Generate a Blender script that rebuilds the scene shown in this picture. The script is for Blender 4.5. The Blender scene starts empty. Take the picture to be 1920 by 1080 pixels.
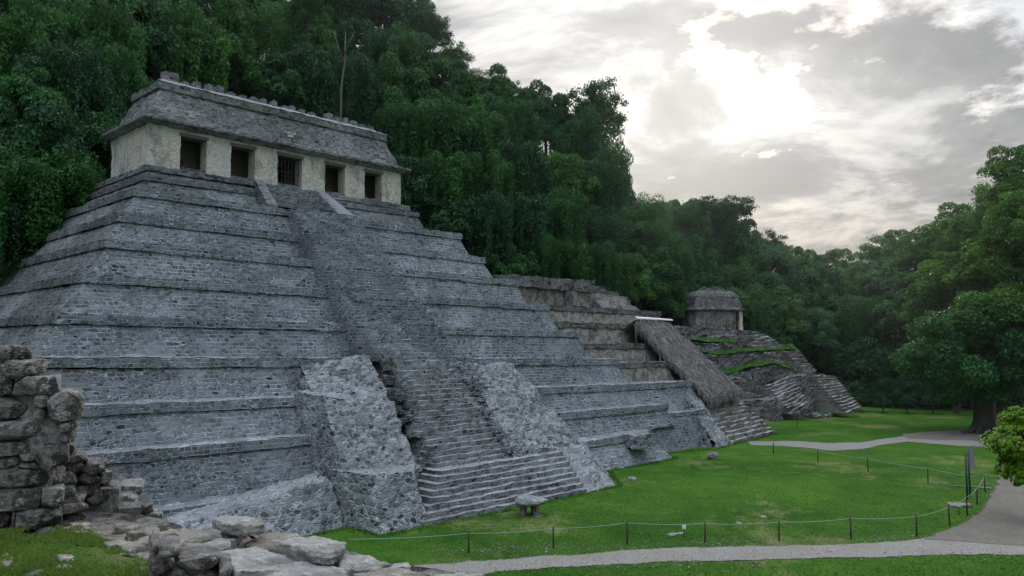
import bpy, bmesh, math, random
import numpy as np
from mathutils import Vector, noise, Matrix, Euler
random.seed(7)
SC = bpy.context.scene
COL = SC.collection
R = math.radians

# ------------------------------------------------------------------ survey of the site
# the camera stands at the origin, X runs along the pyramid front, Y into the hill, metres
FOC, PITCH, HEAD = 1479.02, 0.0742369, 0.7601349
FW = (math.cos(HEAD), math.sin(HEAD)); RT = (math.sin(HEAD), -math.cos(HEAD))
HAZE = .0003
SKY_Z = 2.9
ZG = -9.5                                   # plaza level


def ray(u, v):
    x = (u - 960) / FOC; y = (540 - v) / FOC
    fw = math.cos(PITCH) - y * math.sin(PITCH); z = math.sin(PITCH) + y * math.cos(PITCH)
    return Vector((FW[0] * fw + RT[0] * x, FW[1] * fw + RT[1] * x, z))


def at_y(u, v, Y): r = ray(u, v); return r * (Y / r.y)
def at_z(u, v, Z): r = ray(u, v); return r * (Z / r.z)
def at_d(u, v, D): r = ray(u, v); return r * (D / (r.x * FW[0] + r.y * FW[1]))
def at_h(u, v, H): r = ray(u, v); return r * (H / math.hypot(r.x, r.y))


# ------------------------------------------------------------------ node helpers
def mat(name):
    m = bpy.data.materials.new(name); m.use_nodes = True
    nt = m.node_tree
    for n in list(nt.nodes): nt.nodes.remove(n)
    return m, nt


class N:
    def __init__(s, nt): s.nt = nt

    def __call__(s, typ, **kw):
        n = s.nt.nodes.new(typ)
        for k, v in kw.items():
            if k == 'ins':
                for a, b in v.items():
                    if hasattr(b, 'is_output') or isinstance(b, bpy.types.NodeSocket): s.nt.links.new(b, n.inputs[a])
                    else: n.inputs[a].default_value = b
            else: setattr(n, k, v)
        return n

    def math(s, op, a, b=None, c=None, clamp=False):
        n = s('ShaderNodeMath', operation=op, use_clamp=clamp)
        for i, x in enumerate((a, b, c)):
            if x is None: continue
            if isinstance(x, bpy.types.NodeSocket): s.nt.links.new(x, n.inputs[i])
            else: n.inputs[i].default_value = x
        return n.outputs[0]

    def mix(s, fac, a, b, blend='MIX'):
        n = s('ShaderNodeMix', data_type='RGBA', blend_type=blend)
        for i, x in ((0, fac), (6, a), (7, b)):
            if isinstance(x, bpy.types.NodeSocket): s.nt.links.new(x, n.inputs[i])
            elif i == 0: n.inputs[i].default_value = x
            else: n.inputs[i].default_value = (*x, 1) if len(x) == 3 else x
        return n.outputs[2]

    def ramp(s, fac, stops, interp='LINEAR'):
        n = s('ShaderNodeValToRGB'); cr = n.color_ramp; cr.interpolation = interp
        while len(cr.elements) < len(stops): cr.elements.new(0.5)
        for e, (p, c) in zip(cr.elements, stops):
            e.position = p; e.color = (*c, 1) if isinstance(c, (tuple, list)) else (c, c, c, 1)
        s.nt.links.new(fac, n.inputs[0]); return n.outputs[0]

    def noise(s, vec, scale, detail=4, rough=.55, dist=0):
        n = s('ShaderNodeTexNoise', ins={'Scale': scale, 'Detail': detail, 'Roughness': rough, 'Distortion': dist})
        s.nt.links.new(vec, n.inputs['Vector']); return n.outputs[0]

    def bump(s, h, strength, dist, normal=None):
        n = s('ShaderNodeBump', ins={'Strength': strength, 'Distance': dist, 'Height': h})
        if normal is not None: s.nt.links.new(normal, n.inputs['Normal'])
        return n.outputs[0]

    def out(s, surf):
        o = s('ShaderNodeOutputMaterial'); s.nt.links.new(surf, o.inputs[0])


def masonry(name, dark=(.085, .1, .12), light=(.27, .3, .345), mortar=(.58, .625, .69), scale=3.5, flat=1.95,
            stain=.45, pale_top=.35, mort_w=.075, rough=.12, warm=0.0, gaps=.06, coursed=.485):
    m, nt = mat(name); k = N(nt)
    tc = k('ShaderNodeTexCoord').outputs['Object']
    mp = k('ShaderNodeMapping', ins={'Vector': tc, 'Scale': (1, 1, flat)}).outputs[0]
    nz = k('ShaderNodeTexNoise', ins={'Vector': mp, 'Scale': 2.2, 'Detail': 2.0})
    off = k('ShaderNodeVectorMath', operation='MULTIPLY_ADD', ins={0: nz.outputs['Color'], 1: (.32, .32, .34), 2: mp}).outputs[0]
    v1 = k('ShaderNodeTexVoronoi', feature='F1', ins={'Vector': off, 'Scale': scale, 'Randomness': .8})
    v2 = k('ShaderNodeTexVoronoi', feature='DISTANCE_TO_EDGE', ins={'Vector': off, 'Scale': scale, 'Randomness': .8})
    xyz = k('ShaderNodeSeparateXYZ', ins={0: off})
    bc = k('ShaderNodeCombineXYZ', ins={0: k.math('ADD', xyz.outputs[0], xyz.outputs[1]), 1: k.math('DIVIDE', xyz.outputs[2], flat), 2: 0.0}).outputs[0]
    br = k('ShaderNodeTexBrick', offset=.42, squash=.7, squash_frequency=3, ins={'Vector': bc, 'Color1': (0, 0, 0, 1), 'Color2': (1, 1, 1, 1), 'Mortar': (.5, .5, .5, 1), 'Scale': 1.0, 'Mortar Size': .036, 'Mortar Smooth': .7, 'Bias': 0.0, 'Brick Width': .44, 'Row Height': .235})
    c0 = k.math('MULTIPLY', k('ShaderNodeSeparateColor', ins={0: br.outputs['Color']}).outputs[0], 1.0)
    bcol = k('ShaderNodeCombineColor', ins={0: c0, 1: k.math('FRACT', k.math('MULTIPLY', c0, 7.31)), 2: k.math('FRACT', k.math('MULTIPLY', c0, 13.7))}).outputs[0]
    pick = k.ramp(k.noise(tc, .5, 4, .6), [(coursed, 0.0), (coursed + .02, 1.0)])
    rnd = k('ShaderNodeSeparateColor', ins={0: k.mix(pick, v1.outputs['Color'], bcol)})
    big = k.noise(tc, .16, 5, .6)
    med = k.noise(tc, .8, 5, .65)
    fine = k.noise(tc, 9, 5, .7)
    tone = k.math('ADD', k.math('MULTIPLY', rnd.outputs[0], .72), k.math('MULTIPLY', fine, .28))
    stone = k.mix(k.ramp(tone, [(.2, 0.0), (.75, 1.0)]), dark, light)
    stone = k.mix(k.math('MULTIPLY', rnd.outputs[1], .35), stone, (.2 + warm, .19 + warm * .7, .175))
    # mortar joints, missing in places
    edge = k.math('ADD', k.math('MULTIPLY', v2.outputs['Distance'], k.math('SUBTRACT', 1.0, pick)), k.math('MULTIPLY', k.math('MULTIPLY', k.math('SUBTRACT', 1.0, br.outputs['Fac']), .2), pick))
    ragged = k.math('ADD', edge, k.math('MULTIPLY', k.math('SUBTRACT', fine, .5), .11))
    mm = k.ramp(ragged, [(mort_w * .55, 1.0), (mort_w * 1.35, 0.0)])
    mask = k.math('MULTIPLY', mm, k.ramp(med, [(.32, .3), (.6, 1.0)]))
    col = k.mix(mask, stone, mortar)
    # holes where a stone has fallen out, their shade painted near black
    hole = k.math('LESS_THAN', rnd.outputs[2], gaps)
    hole = k.math('MULTIPLY', hole, k.ramp(edge, [(mort_w * .8, 0.0), (mort_w * 1.8, 1.0)]))
    col = k.mix(k.math('MULTIPLY', hole, .8), col, (.018, .018, .02))
    # weather: dark stains and pale lichen
    col = k.mix(k.ramp(big, [(.42, stain), (.62, 0.0)]), col, k.mix(.6, col, (.035, .04, .042)))
    col = k.mix(k.math('MULTIPLY', k.ramp(k.noise(tc, 2.3, 6, .75), [(.57, 0.0), (.75, 1.0)]), .3), col, (.42, .44, .47))
    stv = k('ShaderNodeMapping', ins={'Vector': tc, 'Scale': (.9, .9, .13)}).outputs[0]
    col = k.mix(k.math('MULTIPLY', k.ramp(k.noise(stv, 1.0, 6, .7, .3), [(.53, 0.0), (.66, 1.0)]), stain * .9), col, k.mix(.65, col, (.03, .034, .036)))
    col = k.mix(k.math('MULTIPLY', k.ramp(k.noise(tc, .3, 4, .6), [(.5, 0.0), (.68, 1.0)]), .28), col, (.47, .49, .53))
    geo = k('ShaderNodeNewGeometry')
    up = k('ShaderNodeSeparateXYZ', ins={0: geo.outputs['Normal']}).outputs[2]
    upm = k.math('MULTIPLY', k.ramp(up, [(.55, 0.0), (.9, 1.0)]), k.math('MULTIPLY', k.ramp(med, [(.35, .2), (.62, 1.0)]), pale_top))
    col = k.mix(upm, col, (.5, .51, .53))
    h = k.math('ADD', k.math('MULTIPLY', k.ramp(edge, [(0.0, 0.0), (.16, 1.0)]), 1.0), k.math('MULTIPLY', fine, .5))
    h = k.math('SUBTRACT', h, k.math('MULTIPLY', hole, 1.6))
    h = k.math('ADD', h, k.math('MULTIPLY', rnd.outputs[1], .3))
    b = k.bump(h, .75, rough)
    p = k('ShaderNodeBsdfPrincipled', ins={'Base Color': col, 'Roughness': .93, 'Normal': b})
    p.inputs['Specular IOR Level'].default_value = .15
    k.out(p.outputs[0]); return m


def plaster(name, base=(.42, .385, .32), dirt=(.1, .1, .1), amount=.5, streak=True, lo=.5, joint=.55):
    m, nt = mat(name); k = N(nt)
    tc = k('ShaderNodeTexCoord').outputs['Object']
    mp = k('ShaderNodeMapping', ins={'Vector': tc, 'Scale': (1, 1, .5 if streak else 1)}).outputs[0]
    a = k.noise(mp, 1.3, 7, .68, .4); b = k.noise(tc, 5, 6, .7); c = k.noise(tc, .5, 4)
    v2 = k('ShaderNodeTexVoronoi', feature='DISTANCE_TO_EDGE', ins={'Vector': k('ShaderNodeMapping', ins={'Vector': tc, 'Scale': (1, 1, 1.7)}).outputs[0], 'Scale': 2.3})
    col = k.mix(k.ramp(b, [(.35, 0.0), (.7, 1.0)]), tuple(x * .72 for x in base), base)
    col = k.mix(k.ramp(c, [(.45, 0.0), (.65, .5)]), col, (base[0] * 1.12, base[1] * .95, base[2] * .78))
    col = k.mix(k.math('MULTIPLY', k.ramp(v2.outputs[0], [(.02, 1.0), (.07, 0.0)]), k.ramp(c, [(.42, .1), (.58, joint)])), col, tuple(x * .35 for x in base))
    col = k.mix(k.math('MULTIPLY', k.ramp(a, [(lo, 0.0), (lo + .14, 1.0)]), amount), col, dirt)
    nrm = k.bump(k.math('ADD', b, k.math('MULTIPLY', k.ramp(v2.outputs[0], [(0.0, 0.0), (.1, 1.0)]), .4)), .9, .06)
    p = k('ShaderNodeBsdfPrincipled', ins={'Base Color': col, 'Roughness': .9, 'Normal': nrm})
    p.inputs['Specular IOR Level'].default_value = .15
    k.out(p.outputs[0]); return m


def rock(name, dark, light, blotch=(.05, .05, .05), amount=.6, scale=3.0, warm=(.4, .34, .25), warm_amt=.35):
    m, nt = mat(name); k = N(nt)
    tc = k('ShaderNodeTexCoord').outputs['Object']
    a = k.noise(tc, scale, 8, .7, .3); b = k.noise(tc, scale * 6, 6, .75); c = k.noise(tc, scale * .45, 4, .6)
    d = k('ShaderNodeTexVoronoi', feature='F1', ins={'Vector': tc, 'Scale': scale * 9})
    col = k.mix(k.ramp(b, [(.3, 0.0), (.72, 1.0)]), dark, light)
    col = k.mix(k.math('MULTIPLY', k.ramp(c, [(.5, 0.0), (.66, 1.0)]), warm_amt), col, warm)
    col = k.mix(k.math('MULTIPLY', k.ramp(a, [(.5, 0.0), (.56, 1.0)]), amount), col, blotch)
    col = k.mix(k.math('MULTIPLY', k.ramp(k.noise(tc, scale * 2.3, 7, .8), [(.57, 0.0), (.61, 1.0)]), .6), col, tuple(min(.75, x * 1.45) for x in light))
    col = k.mix(k.ramp(d.outputs[0], [(.08, .55), (.22, 0.0)]), col, tuple(x * .4 for x in dark))
    h = k.math('ADD', k.math('MULTIPLY', a, 1.0), k.math('MULTIPLY', b, .6))
    p = k('ShaderNodeBsdfPrincipled', ins={'Base Color': col, 'Roughness': .92, 'Normal': k.bump(h, 1.0, .09)})
    p.inputs['Specular IOR Level'].default_value = .2
    k.out(p.outputs[0]); return m


def leaf_mat(name, a, b, c, trans=.3, obj_var=.6):
    m, nt = mat(name); k = N(nt)
    at = k('ShaderNodeAttribute', attribute_name='tone').outputs['Fac']
    oi = k('ShaderNodeObjectInfo').outputs['Random']
    col = k.mix(at, a, b)
    col = k.mix(k.math('MULTIPLY', k.ramp(oi, [(.0, 0.0), (1.0, 1.0)]), obj_var), col, k.mix(at, tuple(x * .55 for x in a), c))
    d = k('ShaderNodeBsdfPrincipled', ins={'Base Color': col, 'Roughness': .55})
    d.inputs['Specular IOR Level'].default_value = .25
    t = k('ShaderNodeBsdfTranslucent', ins={'Color': k.mix(.5, col, (.1, .2, .03))})
    mx = k('ShaderNodeMixShader', ins={0: trans, 1: d.outputs[0], 2: t.outputs[0]})
    k.out(mx.outputs[0]); return m


def plain(name, col, rough=.8, var=.3, scale=6, metal=0.0):
    m, nt = mat(name); k = N(nt)
    tc = k('ShaderNodeTexCoord').outputs['Object']
    n = k.noise(tc, scale, 5, .65)
    c = k.mix(n, tuple(x * (1 - var) for x in col), tuple(min(1, x * (1 + var)) for x in col))
    p = k('ShaderNodeBsdfPrincipled', ins={'Base Color': c, 'Roughness': rough, 'Metallic': metal, 'Normal': k.bump(n, .4, .02)})
    k.out(p.outputs[0]); return m


def grass_mat(name, a, b, dry, dry_amt=.5, bump=.08):
    m, nt = mat(name); k = N(nt)
    tc = k('ShaderNodeTexCoord').outputs['Object']
    big = k.noise(tc, .07, 5, .6, .4); med = k.noise(tc, .45, 6, .65); fine = k.noise(tc, 7, 5, .8); tiny = k.noise(tc, 28, 3, .8)
    t = k.math('ADD', k.math('MULTIPLY', big, .6), k.math('MULTIPLY', med, .4))
    col = k.mix(k.ramp(t, [(.38, 0.0), (.62, 1.0)]), a, b)
    g = k.math('ADD', k.math('MULTIPLY', fine, .6), k.math('MULTIPLY', tiny, .4))
    col = k.mix(k.ramp(g, [(.36, .75), (.56, 0.0)]), col, tuple(x * .38 for x in a))
    dm = k.math('MULTIPLY', k.ramp(k.math('ADD', k.math('MULTIPLY', k.noise(tc, .16, 4, .6), .65), k.math('MULTIPLY', k.noise(tc, 1.3, 6, .75), .35)), [(.54, 0.0), (.63, 1.0)]), dry_amt)
    col = k.mix(dm, col, dry)
    p = k('ShaderNodeBsdfPrincipled', ins={'Base Color': col, 'Roughness': .95, 'Normal': k.bump(k.math('ADD', g, k.math('MULTIPLY', med, .8)), 1.0, bump)})
    p.inputs['Specular IOR Level'].default_value = .05
    k.out(p.outputs[0]); return m


def gravel_mat(name, a, b, soil, edge_fade=True):
    m, nt = mat(name); k = N(nt)
    tc = k('ShaderNodeTexCoord').outputs['Object']
    n1 = k.noise(tc, .5, 6, .65); n2 = k.noise(tc, 14, 6, .85)
    v = k('ShaderNodeTexVoronoi', feature='F1', ins={'Vector': tc, 'Scale': 16})
    r = k('ShaderNodeSeparateColor', ins={0: v.outputs['Color']}).outputs[0]
    col = k.mix(k.math('ADD', k.math('MULTIPLY', r, .55), k.math('MULTIPLY', n2, .45)), a, b)
    col = k.mix(k.ramp(n1, [(.45, 0.0), (.68, .8)]), col, soil)
    p = k('ShaderNodeBsdfPrincipled', ins={'Base Color': col, 'Roughness': .95, 'Normal': k.bump(k.math('ADD', n2, r), .8, .03)})
    p.inputs['Specular IOR Level'].default_value = .1
    if not edge_fade: k.out(p.outputs[0]); return m
    e = k('ShaderNodeAttribute', attribute_name='edge').outputs['Fac']
    nn = k.math('ADD', k.math('MULTIPLY', k.noise(tc, .7, 6, .7), 1.1), k.math('MULTIPLY', k.noise(tc, 6, 4, .8), .6))
    f = k.math('SUBTRACT', k.math('MULTIPLY', e, 1.3), k.math('SUBTRACT', nn, .42))
    f = k.ramp(f, [(.0, 0.0), (.14, 1.0)])
    mx = k('ShaderNodeMixShader', ins={0: f, 1: k('ShaderNodeBsdfTransparent').outputs[0], 2: p.outputs[0]})
    k.out(mx.outputs[0]); return m


M = dict(
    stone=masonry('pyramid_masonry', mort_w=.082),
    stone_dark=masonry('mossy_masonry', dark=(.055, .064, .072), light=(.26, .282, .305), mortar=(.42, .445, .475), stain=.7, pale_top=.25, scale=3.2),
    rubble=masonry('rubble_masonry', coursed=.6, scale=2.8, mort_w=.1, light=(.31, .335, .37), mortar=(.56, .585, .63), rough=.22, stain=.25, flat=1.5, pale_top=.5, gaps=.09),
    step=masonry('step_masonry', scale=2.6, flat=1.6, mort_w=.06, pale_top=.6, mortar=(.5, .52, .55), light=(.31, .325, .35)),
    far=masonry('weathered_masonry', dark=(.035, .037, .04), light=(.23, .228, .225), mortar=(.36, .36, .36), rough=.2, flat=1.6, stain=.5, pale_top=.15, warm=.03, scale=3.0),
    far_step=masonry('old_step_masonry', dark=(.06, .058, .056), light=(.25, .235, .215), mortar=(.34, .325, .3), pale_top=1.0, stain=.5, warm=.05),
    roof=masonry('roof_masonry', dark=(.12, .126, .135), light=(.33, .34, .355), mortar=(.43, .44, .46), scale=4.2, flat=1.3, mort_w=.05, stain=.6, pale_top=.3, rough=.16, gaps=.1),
    cap=plain('pale_limestone', (.25, .262, .285), .9, .35, 4),
    plaster=plaster('cream_plaster', (.69, .672, .64), (.24, .232, .222), .75, True, .48, .6),
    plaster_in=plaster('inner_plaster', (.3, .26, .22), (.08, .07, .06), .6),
    plaster_old=plaster('stained_plaster', (.34, .328, .305), (.095, .097, .1), .9, False, .45, .95),
    skull_wall=plaster('grey_plaster', (.3, .285, .265), (.07, .07, .07), .9, True, .46, .95),
    iron=plain('dark_iron', (.04, .04, .045), .6),
    wood=plain('weathered_wood', (.13, .12, .12), .85, .4, 9),
    wood_dark=plain('dark_stake_wood', (.05, .03, .028), .85),
    pole=plain('green_metal_pole', (.02, .04, .055), .5),
    board=plain('grey_board', (.2, .2, .23), .6, .15),
    rope=plain('pale_rope', (.3, .42, .36), .8, .1),
    white=plain('white_sheet', (.75, .77, .8), .5, .08),
    rock=rock('block_limestone', (.13, .13, .135), (.5, .485, .47), (.05, .05, .05), .8, 2.2),
    rock_dark=rock('blackened_limestone', (.07, .07, .07), (.34, .33, .32), (.022, .023, .023), .85, 2.2),
    slab=rock('slab_limestone', (.26, .258, .255), (.66, .645, .62), (.12, .12, .12), .5, 2.2),
    paving=rock('paving_limestone', (.2, .18, .16), (.52, .48, .43), (.1, .095, .08), .55, 2.2),
    mortar_bed=rock('lime_mortar', (.11, .11, .115), (.27, .265, .265), (.03, .03, .03), .6),
    lawn=grass_mat('lawn_grass', (.032, .105, .015), (.105, .235, .03), (.24, .24, .1), .75),
    turf=grass_mat('ledge_turf', (.03, .095, .018), (.055, .16, .026), (.12, .13, .06), .6, .2),
    soil=grass_mat('forest_floor', (.008, .016, .007), (.014, .03, .01), (.02, .022, .01), .5),
    gravel=gravel_mat('path_gravel', (.18, .172, .165), (.42, .405, .385), (.27, .235, .19)),
    dirt=gravel_mat('trodden_soil', (.12, .112, .1), (.28, .262, .24), (.17, .145, .11)),
    bark=plain('tree_bark', (.06, .055, .048), .95, .5, 5),
    bark_pale=plain('pale_bark', (.13, .125, .115), .9, .4, 5),
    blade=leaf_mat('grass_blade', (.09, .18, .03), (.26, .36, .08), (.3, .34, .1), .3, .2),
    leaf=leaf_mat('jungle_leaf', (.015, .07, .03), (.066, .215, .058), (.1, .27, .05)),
    leaf_warm=leaf_mat('warm_leaf', (.026, .1, .028), (.1, .28, .05), (.15, .34, .05)),  # yellower green, given to some hillside trees at random
    leaf_far=leaf_mat('far_leaf', (.04, .12, .058), (.115, .27, .09), (.17, .33, .08)),  # paler, bluer leaf: distance haze put into the colour
    leaf_dark=leaf_mat('dark_leaf', (.01, .046, .024), (.038, .125, .045), (.05, .15, .04), .15),  # darker green for some trees, the shrubs and the undergrowth
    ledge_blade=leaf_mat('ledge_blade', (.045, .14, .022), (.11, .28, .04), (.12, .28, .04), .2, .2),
    leaf_lit=leaf_mat('lit_leaf', (.045, .13, .025), (.15, .33, .055), (.21, .38, .055)),  # brighter leaf copy: sunlit look of the right-hand trees painted into the colour
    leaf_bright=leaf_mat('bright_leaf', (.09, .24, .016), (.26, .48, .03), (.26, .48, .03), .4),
)


def thatch_mat():
    m, nt = mat('palm_thatch'); k = N(nt)
    tc = k('ShaderNodeTexCoord').outputs['Object']
    mp = k('ShaderNodeMapping', ins={'Vector': tc, 'Scale': (9, 1.1, 1.1)}).outputs[0]
    a = k.noise(mp, 2.2, 7, .8, .3); b = k.noise(tc, .7, 4)
    col = k.mix(k.ramp(a, [(.32, 0.0), (.68, 1.0)]), (.12, .112, .112), (.42, .4, .395))
    col = k.mix(k.ramp(b, [(.4, 0.0), (.7, .5)]), col, (.2, .185, .18))
    p = k('ShaderNodeBsdfPrincipled', ins={'Base Color': col, 'Roughness': .95, 'Normal': k.bump(a, 1.0, .12)})
    k.out(p.outputs[0]); return m


M['thatch'] = thatch_mat()


# ------------------------------------------------------------------ object helpers
def tag(o, label=None, cat=None, group=None, kind=None):
    if label: o['label'] = label
    if cat: o['category'] = cat
    if group: o['group'] = group
    if kind: o['kind'] = kind
    return o


def thing(name, label, cat, loc, group=None, rotz=0):
    o = bpy.data.objects.new(name, None); COL.objects.link(o)
    o.location = loc; o.rotation_euler = (0, 0, rotz); o.empty_display_size = .3
    return tag(o, label, cat, group)


def link(name, me, m, parent=None, smooth=False):
    o = bpy.data.objects.new(name, me); COL.objects.link(o)
    me.name = name
    if m is not None: me.materials.append(m)
    if parent is not None: o.parent = parent
    if smooth:
        me.polygons.foreach_set('use_smooth', [True] * len(me.polygons))
    return o


def fbm(p, f, seed=0.0):
    q = Vector((p.x * f + seed, p.y * f - seed, p.z * f + seed * .7))
    return noise.noise(q) + .5 * noise.noise(q * 2.1) + .25 * noise.noise(q * 4.3)


class B:
    """collects patches with shared vertices into one mesh, in world metres, stored relative to an origin"""
    def __init__(s, origin=(0, 0, 0)):
        s.o = Vector(origin); s.v = []; s.key = {}; s.f = []

    def vert(s, p):
        k = (round(p[0] * 500), round(p[1] * 500), round(p[2] * 500))
        i = s.key.get(k)
        if i is None:
            i = len(s.v); s.key[k] = i; s.v.append(Vector(p))
        return i

    def quad(s, a, b, c, d, res=.35, nu=None, nv=None):
        a, b, c, d = Vector(a), Vector(b), Vector(c), Vector(d)
        nu = nu or max(1, int(round(max((b - a).length, (c - d).length) / res)))
        nv = nv or max(1, int(round(max((d - a).length, (c - b).length) / res)))
        g = [[s.vert(a.lerp(b, i / nu).lerp(d.lerp(c, i / nu), j / nv)) for i in range(nu + 1)] for j in range(nv + 1)]
        for j in range(nv):
            for i in range(nu):
                q = (g[j][i], g[j][i + 1], g[j + 1][i + 1], g[j + 1][i])
                if len(set(q)) >= 3: s.f.append(tuple(dict.fromkeys(q)))

    def box(s, lo, hi, res=.35, faces='xXyYzZ'):
        x0, y0, z0 = lo; x1, y1, z1 = hi
        if 'y' in faces: s.quad((x0, y0, z0), (x1, y0, z0), (x1, y0, z1), (x0, y0, z1), res)
        if 'Y' in faces: s.quad((x1, y1, z0), (x0, y1, z0), (x0, y1, z1), (x1, y1, z1), res)
        if 'x' in faces: s.quad((x0, y1, z0), (x0, y0, z0), (x0, y0, z1), (x0, y1, z1), res)
        if 'X' in faces: s.quad((x1, y0, z0), (x1, y1, z0), (x1, y1, z1), (x1, y0, z1), res)
        if 'z' in faces: s.quad((x0, y1, z0), (x1, y1, z0), (x1, y0, z0), (x0, y0, z0), res)
        if 'Z' in faces: s.quad((x0, y0, z1), (x1, y0, z1), (x1, y1, z1), (x0, y1, z1), res)

    def hexa(s, bot, top, res=.35):
        """eight corners: bot and top are four points each, counter-clockwise from above"""
        for i in range(4):
            j = (i + 1) % 4
            s.quad(bot[i], bot[j], top[j], top[i], res)
        s.quad(top[0], top[1], top[2], top[3], res); s.quad(bot[3], bot[2], bot[1], bot[0], res)

    def rough(s, amp=.06, f=.7, jit=.02, seed=0.0, vert_amp=None):
        me = bpy.data.meshes.new('t'); me.from_pydata([tuple(p) for p in s.v], [], s.f); me.update()
        rnd = random.Random(int(seed * 10) + 3)
        for i, vv in enumerate(me.vertices):
            n = vv.normal; p = s.v[i]
            d = amp * fbm(p, f, seed) + amp * .5 * noise.noise(p * 2.7)
            s.v[i] = p + Vector(n) * d + Vector((rnd.uniform(-jit, jit), rnd.uniform(-jit, jit), rnd.uniform(-jit, jit)))
        bpy.data.meshes.remove(me); return s

    def mesh(s, name='m'):
        me = bpy.data.meshes.new(name)
        me.from_pydata([tuple(p - s.o) for p in s.v], [], s.f); me.update(); return me

    def put(s, name, m, parent=None, smooth=False):
        o = link(name, s.mesh(name), m, parent, smooth)
        if parent is None: o.location = s.o
        return o


def tube_lists(V, F, pts, rad, n=6):
    base = len(V); pts = [Vector(p) for p in pts]
    for i, p in enumerate(pts):
        t = (pts[min(i + 1, len(pts) - 1)] - pts[max(i - 1, 0)]).normalized()
        a = t.cross(Vector((.3, .9, .2))).normalized(); b = t.cross(a)
        for k in range(n):
            an = 2 * math.pi * k / n
            V.append(tuple(p + (a * math.cos(an) + b * math.sin(an)) * rad[i]))
    for i in range(len(pts) - 1):
        for k in range(n):
            F.append((base + i * n + k, base + i * n + (k + 1) % n, base + (i + 1) * n + (k + 1) % n, base + (i + 1) * n + k))
    F.append(tuple(base + k for k in range(n))[::-1]); F.append(tuple(base + (len(pts) - 1) * n + k for k in range(n)))


def tube_mesh(tubes, n=6):
    V, F = [], []
    for pts, rad in tubes: tube_lists(V, F, pts, rad, n)
    me = bpy.data.meshes.new('tube'); me.from_pydata(V, [], F); me.update(); return me


def leaves_mesh(C, Nn, size, tone, seed, aspect=.55, smooth_normals=True):
    """leaf-sized kite faces at C (n,3) facing Nn (n,3)"""
    rg = np.random.default_rng(seed); n = len(C)
    Nn = Nn / np.maximum(1e-6, np.linalg.norm(Nn, axis=1, keepdims=True))
    t = rg.normal(size=(n, 3)); t -= (t * Nn).sum(1, keepdims=True) * Nn; t /= np.maximum(1e-6, np.linalg.norm(t, axis=1, keepdims=True))
    s = np.cross(Nn, t); L = size[:, None]
    v = np.empty((n, 4, 3))
    v[:, 0] = C - t * L * .5; v[:, 1] = C + s * L * aspect * .5 + Nn * L * .06; v[:, 2] = C + t * L * .5 - Nn * L * .1; v[:, 3] = C - s * L * aspect * .5 + Nn * L * .06
    me = bpy.data.meshes.new('crown')
    me.vertices.add(n * 4); me.vertices.foreach_set('co', v.reshape(-1))
    me.loops.add(n * 4); me.loops.foreach_set('vertex_index', np.arange(n * 4))
    me.polygons.add(n); me.polygons.foreach_set('loop_start', np.arange(n) * 4)
    me.update(calc_edges=True)
    at = me.attributes.new('tone', 'FLOAT', 'POINT'); at.data.foreach_set('value', np.repeat(np.clip(tone, 0, 1), 4))
    return me


# ================================================================== THE PYRAMID
PO = Vector((34, 52, ZG))
pyr = thing('stepped_pyramid', 'huge grey stone stepped pyramid with a broad central staircase, carrying the five-door temple', 'pyramid', PO)
YB = 71.0
#          front-left x, z at left, front-right x, z at right, front y
TIERS = [(22.20, 12.97, 46.10, 13.05, 57.00),
         (21.80, 12.10, 46.77, 12.45, 56.40),
         (20.27, 10.61, 50.21, 10.59, 54.14),
         (18.86, 8.57, 51.75, 8.36, 52.66),
         (17.41, 6.56, 54.21, 6.25, 50.71),
         (15.63, 4.23, 56.40, 3.92, 48.72),
         (13.73, 1.79, 58.48, 1.41, 46.74),
         (11.83, -.52, 61.40, -1.15, 44.32),
         (11.0, -2.85, 64.6, -3.45, 42.30),
         (10.2, -5.05, 63.4, -5.28, 40.30),
         (9.4, -7.9, 57.6, -7.15, 38.25)]
for i, (xl, zl, xr, zr, yf) in enumerate(TIERS):
    b = B(PO)
    if i + 1 < len(TIERS):
        nzl, nzr = TIERS[i + 1][1] - .06, TIERS[i + 1][3] - .06
        setb = yf - TIERS[i + 1][4]
    else:
        nzl = nzr = ZG - .3; setb = 2.4
    # profile: (outward offset, fraction: 0 = top .. via cornice depth, or None for base)
    ch = .55 if i > 1 else .42
    tal = min(.62, setb * .35)
    if i == 10: tal = 1.5
    inner = 3.2 if i > 1 else 4.0
    prof = [(-inner, 'top', .03), (0, 'top', 0), (.02, 'cor', ch), (-.13, 'cor', ch + .03), (tal, 'base', 0)]

    def P(side, o, kind, dz):
        # side 0: back-left, 1: front-left, 2: front-right, 3: back-right
        left = side < 2
        zt = zl if left else zr
        z = {'top': zt + dz, 'cor': zt - dz, 'base': nzl if left else nzr}[kind]
        x = (xl - o * (1.6 if kind == 'base' else 1)) if left else (xr + o)
        y = (yf - o) if side in (1, 2) else YB
        return (x, y, z)
    FL = []
    for j in range(len(prof) - 1):
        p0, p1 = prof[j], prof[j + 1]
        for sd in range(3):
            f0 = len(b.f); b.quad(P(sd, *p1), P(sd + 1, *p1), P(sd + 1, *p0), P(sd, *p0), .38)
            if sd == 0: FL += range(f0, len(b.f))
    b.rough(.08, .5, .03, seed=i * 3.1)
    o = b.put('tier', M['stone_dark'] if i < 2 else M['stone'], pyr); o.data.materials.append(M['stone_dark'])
    for f in FL: o.data.polygons[f].material_index = 1


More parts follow.
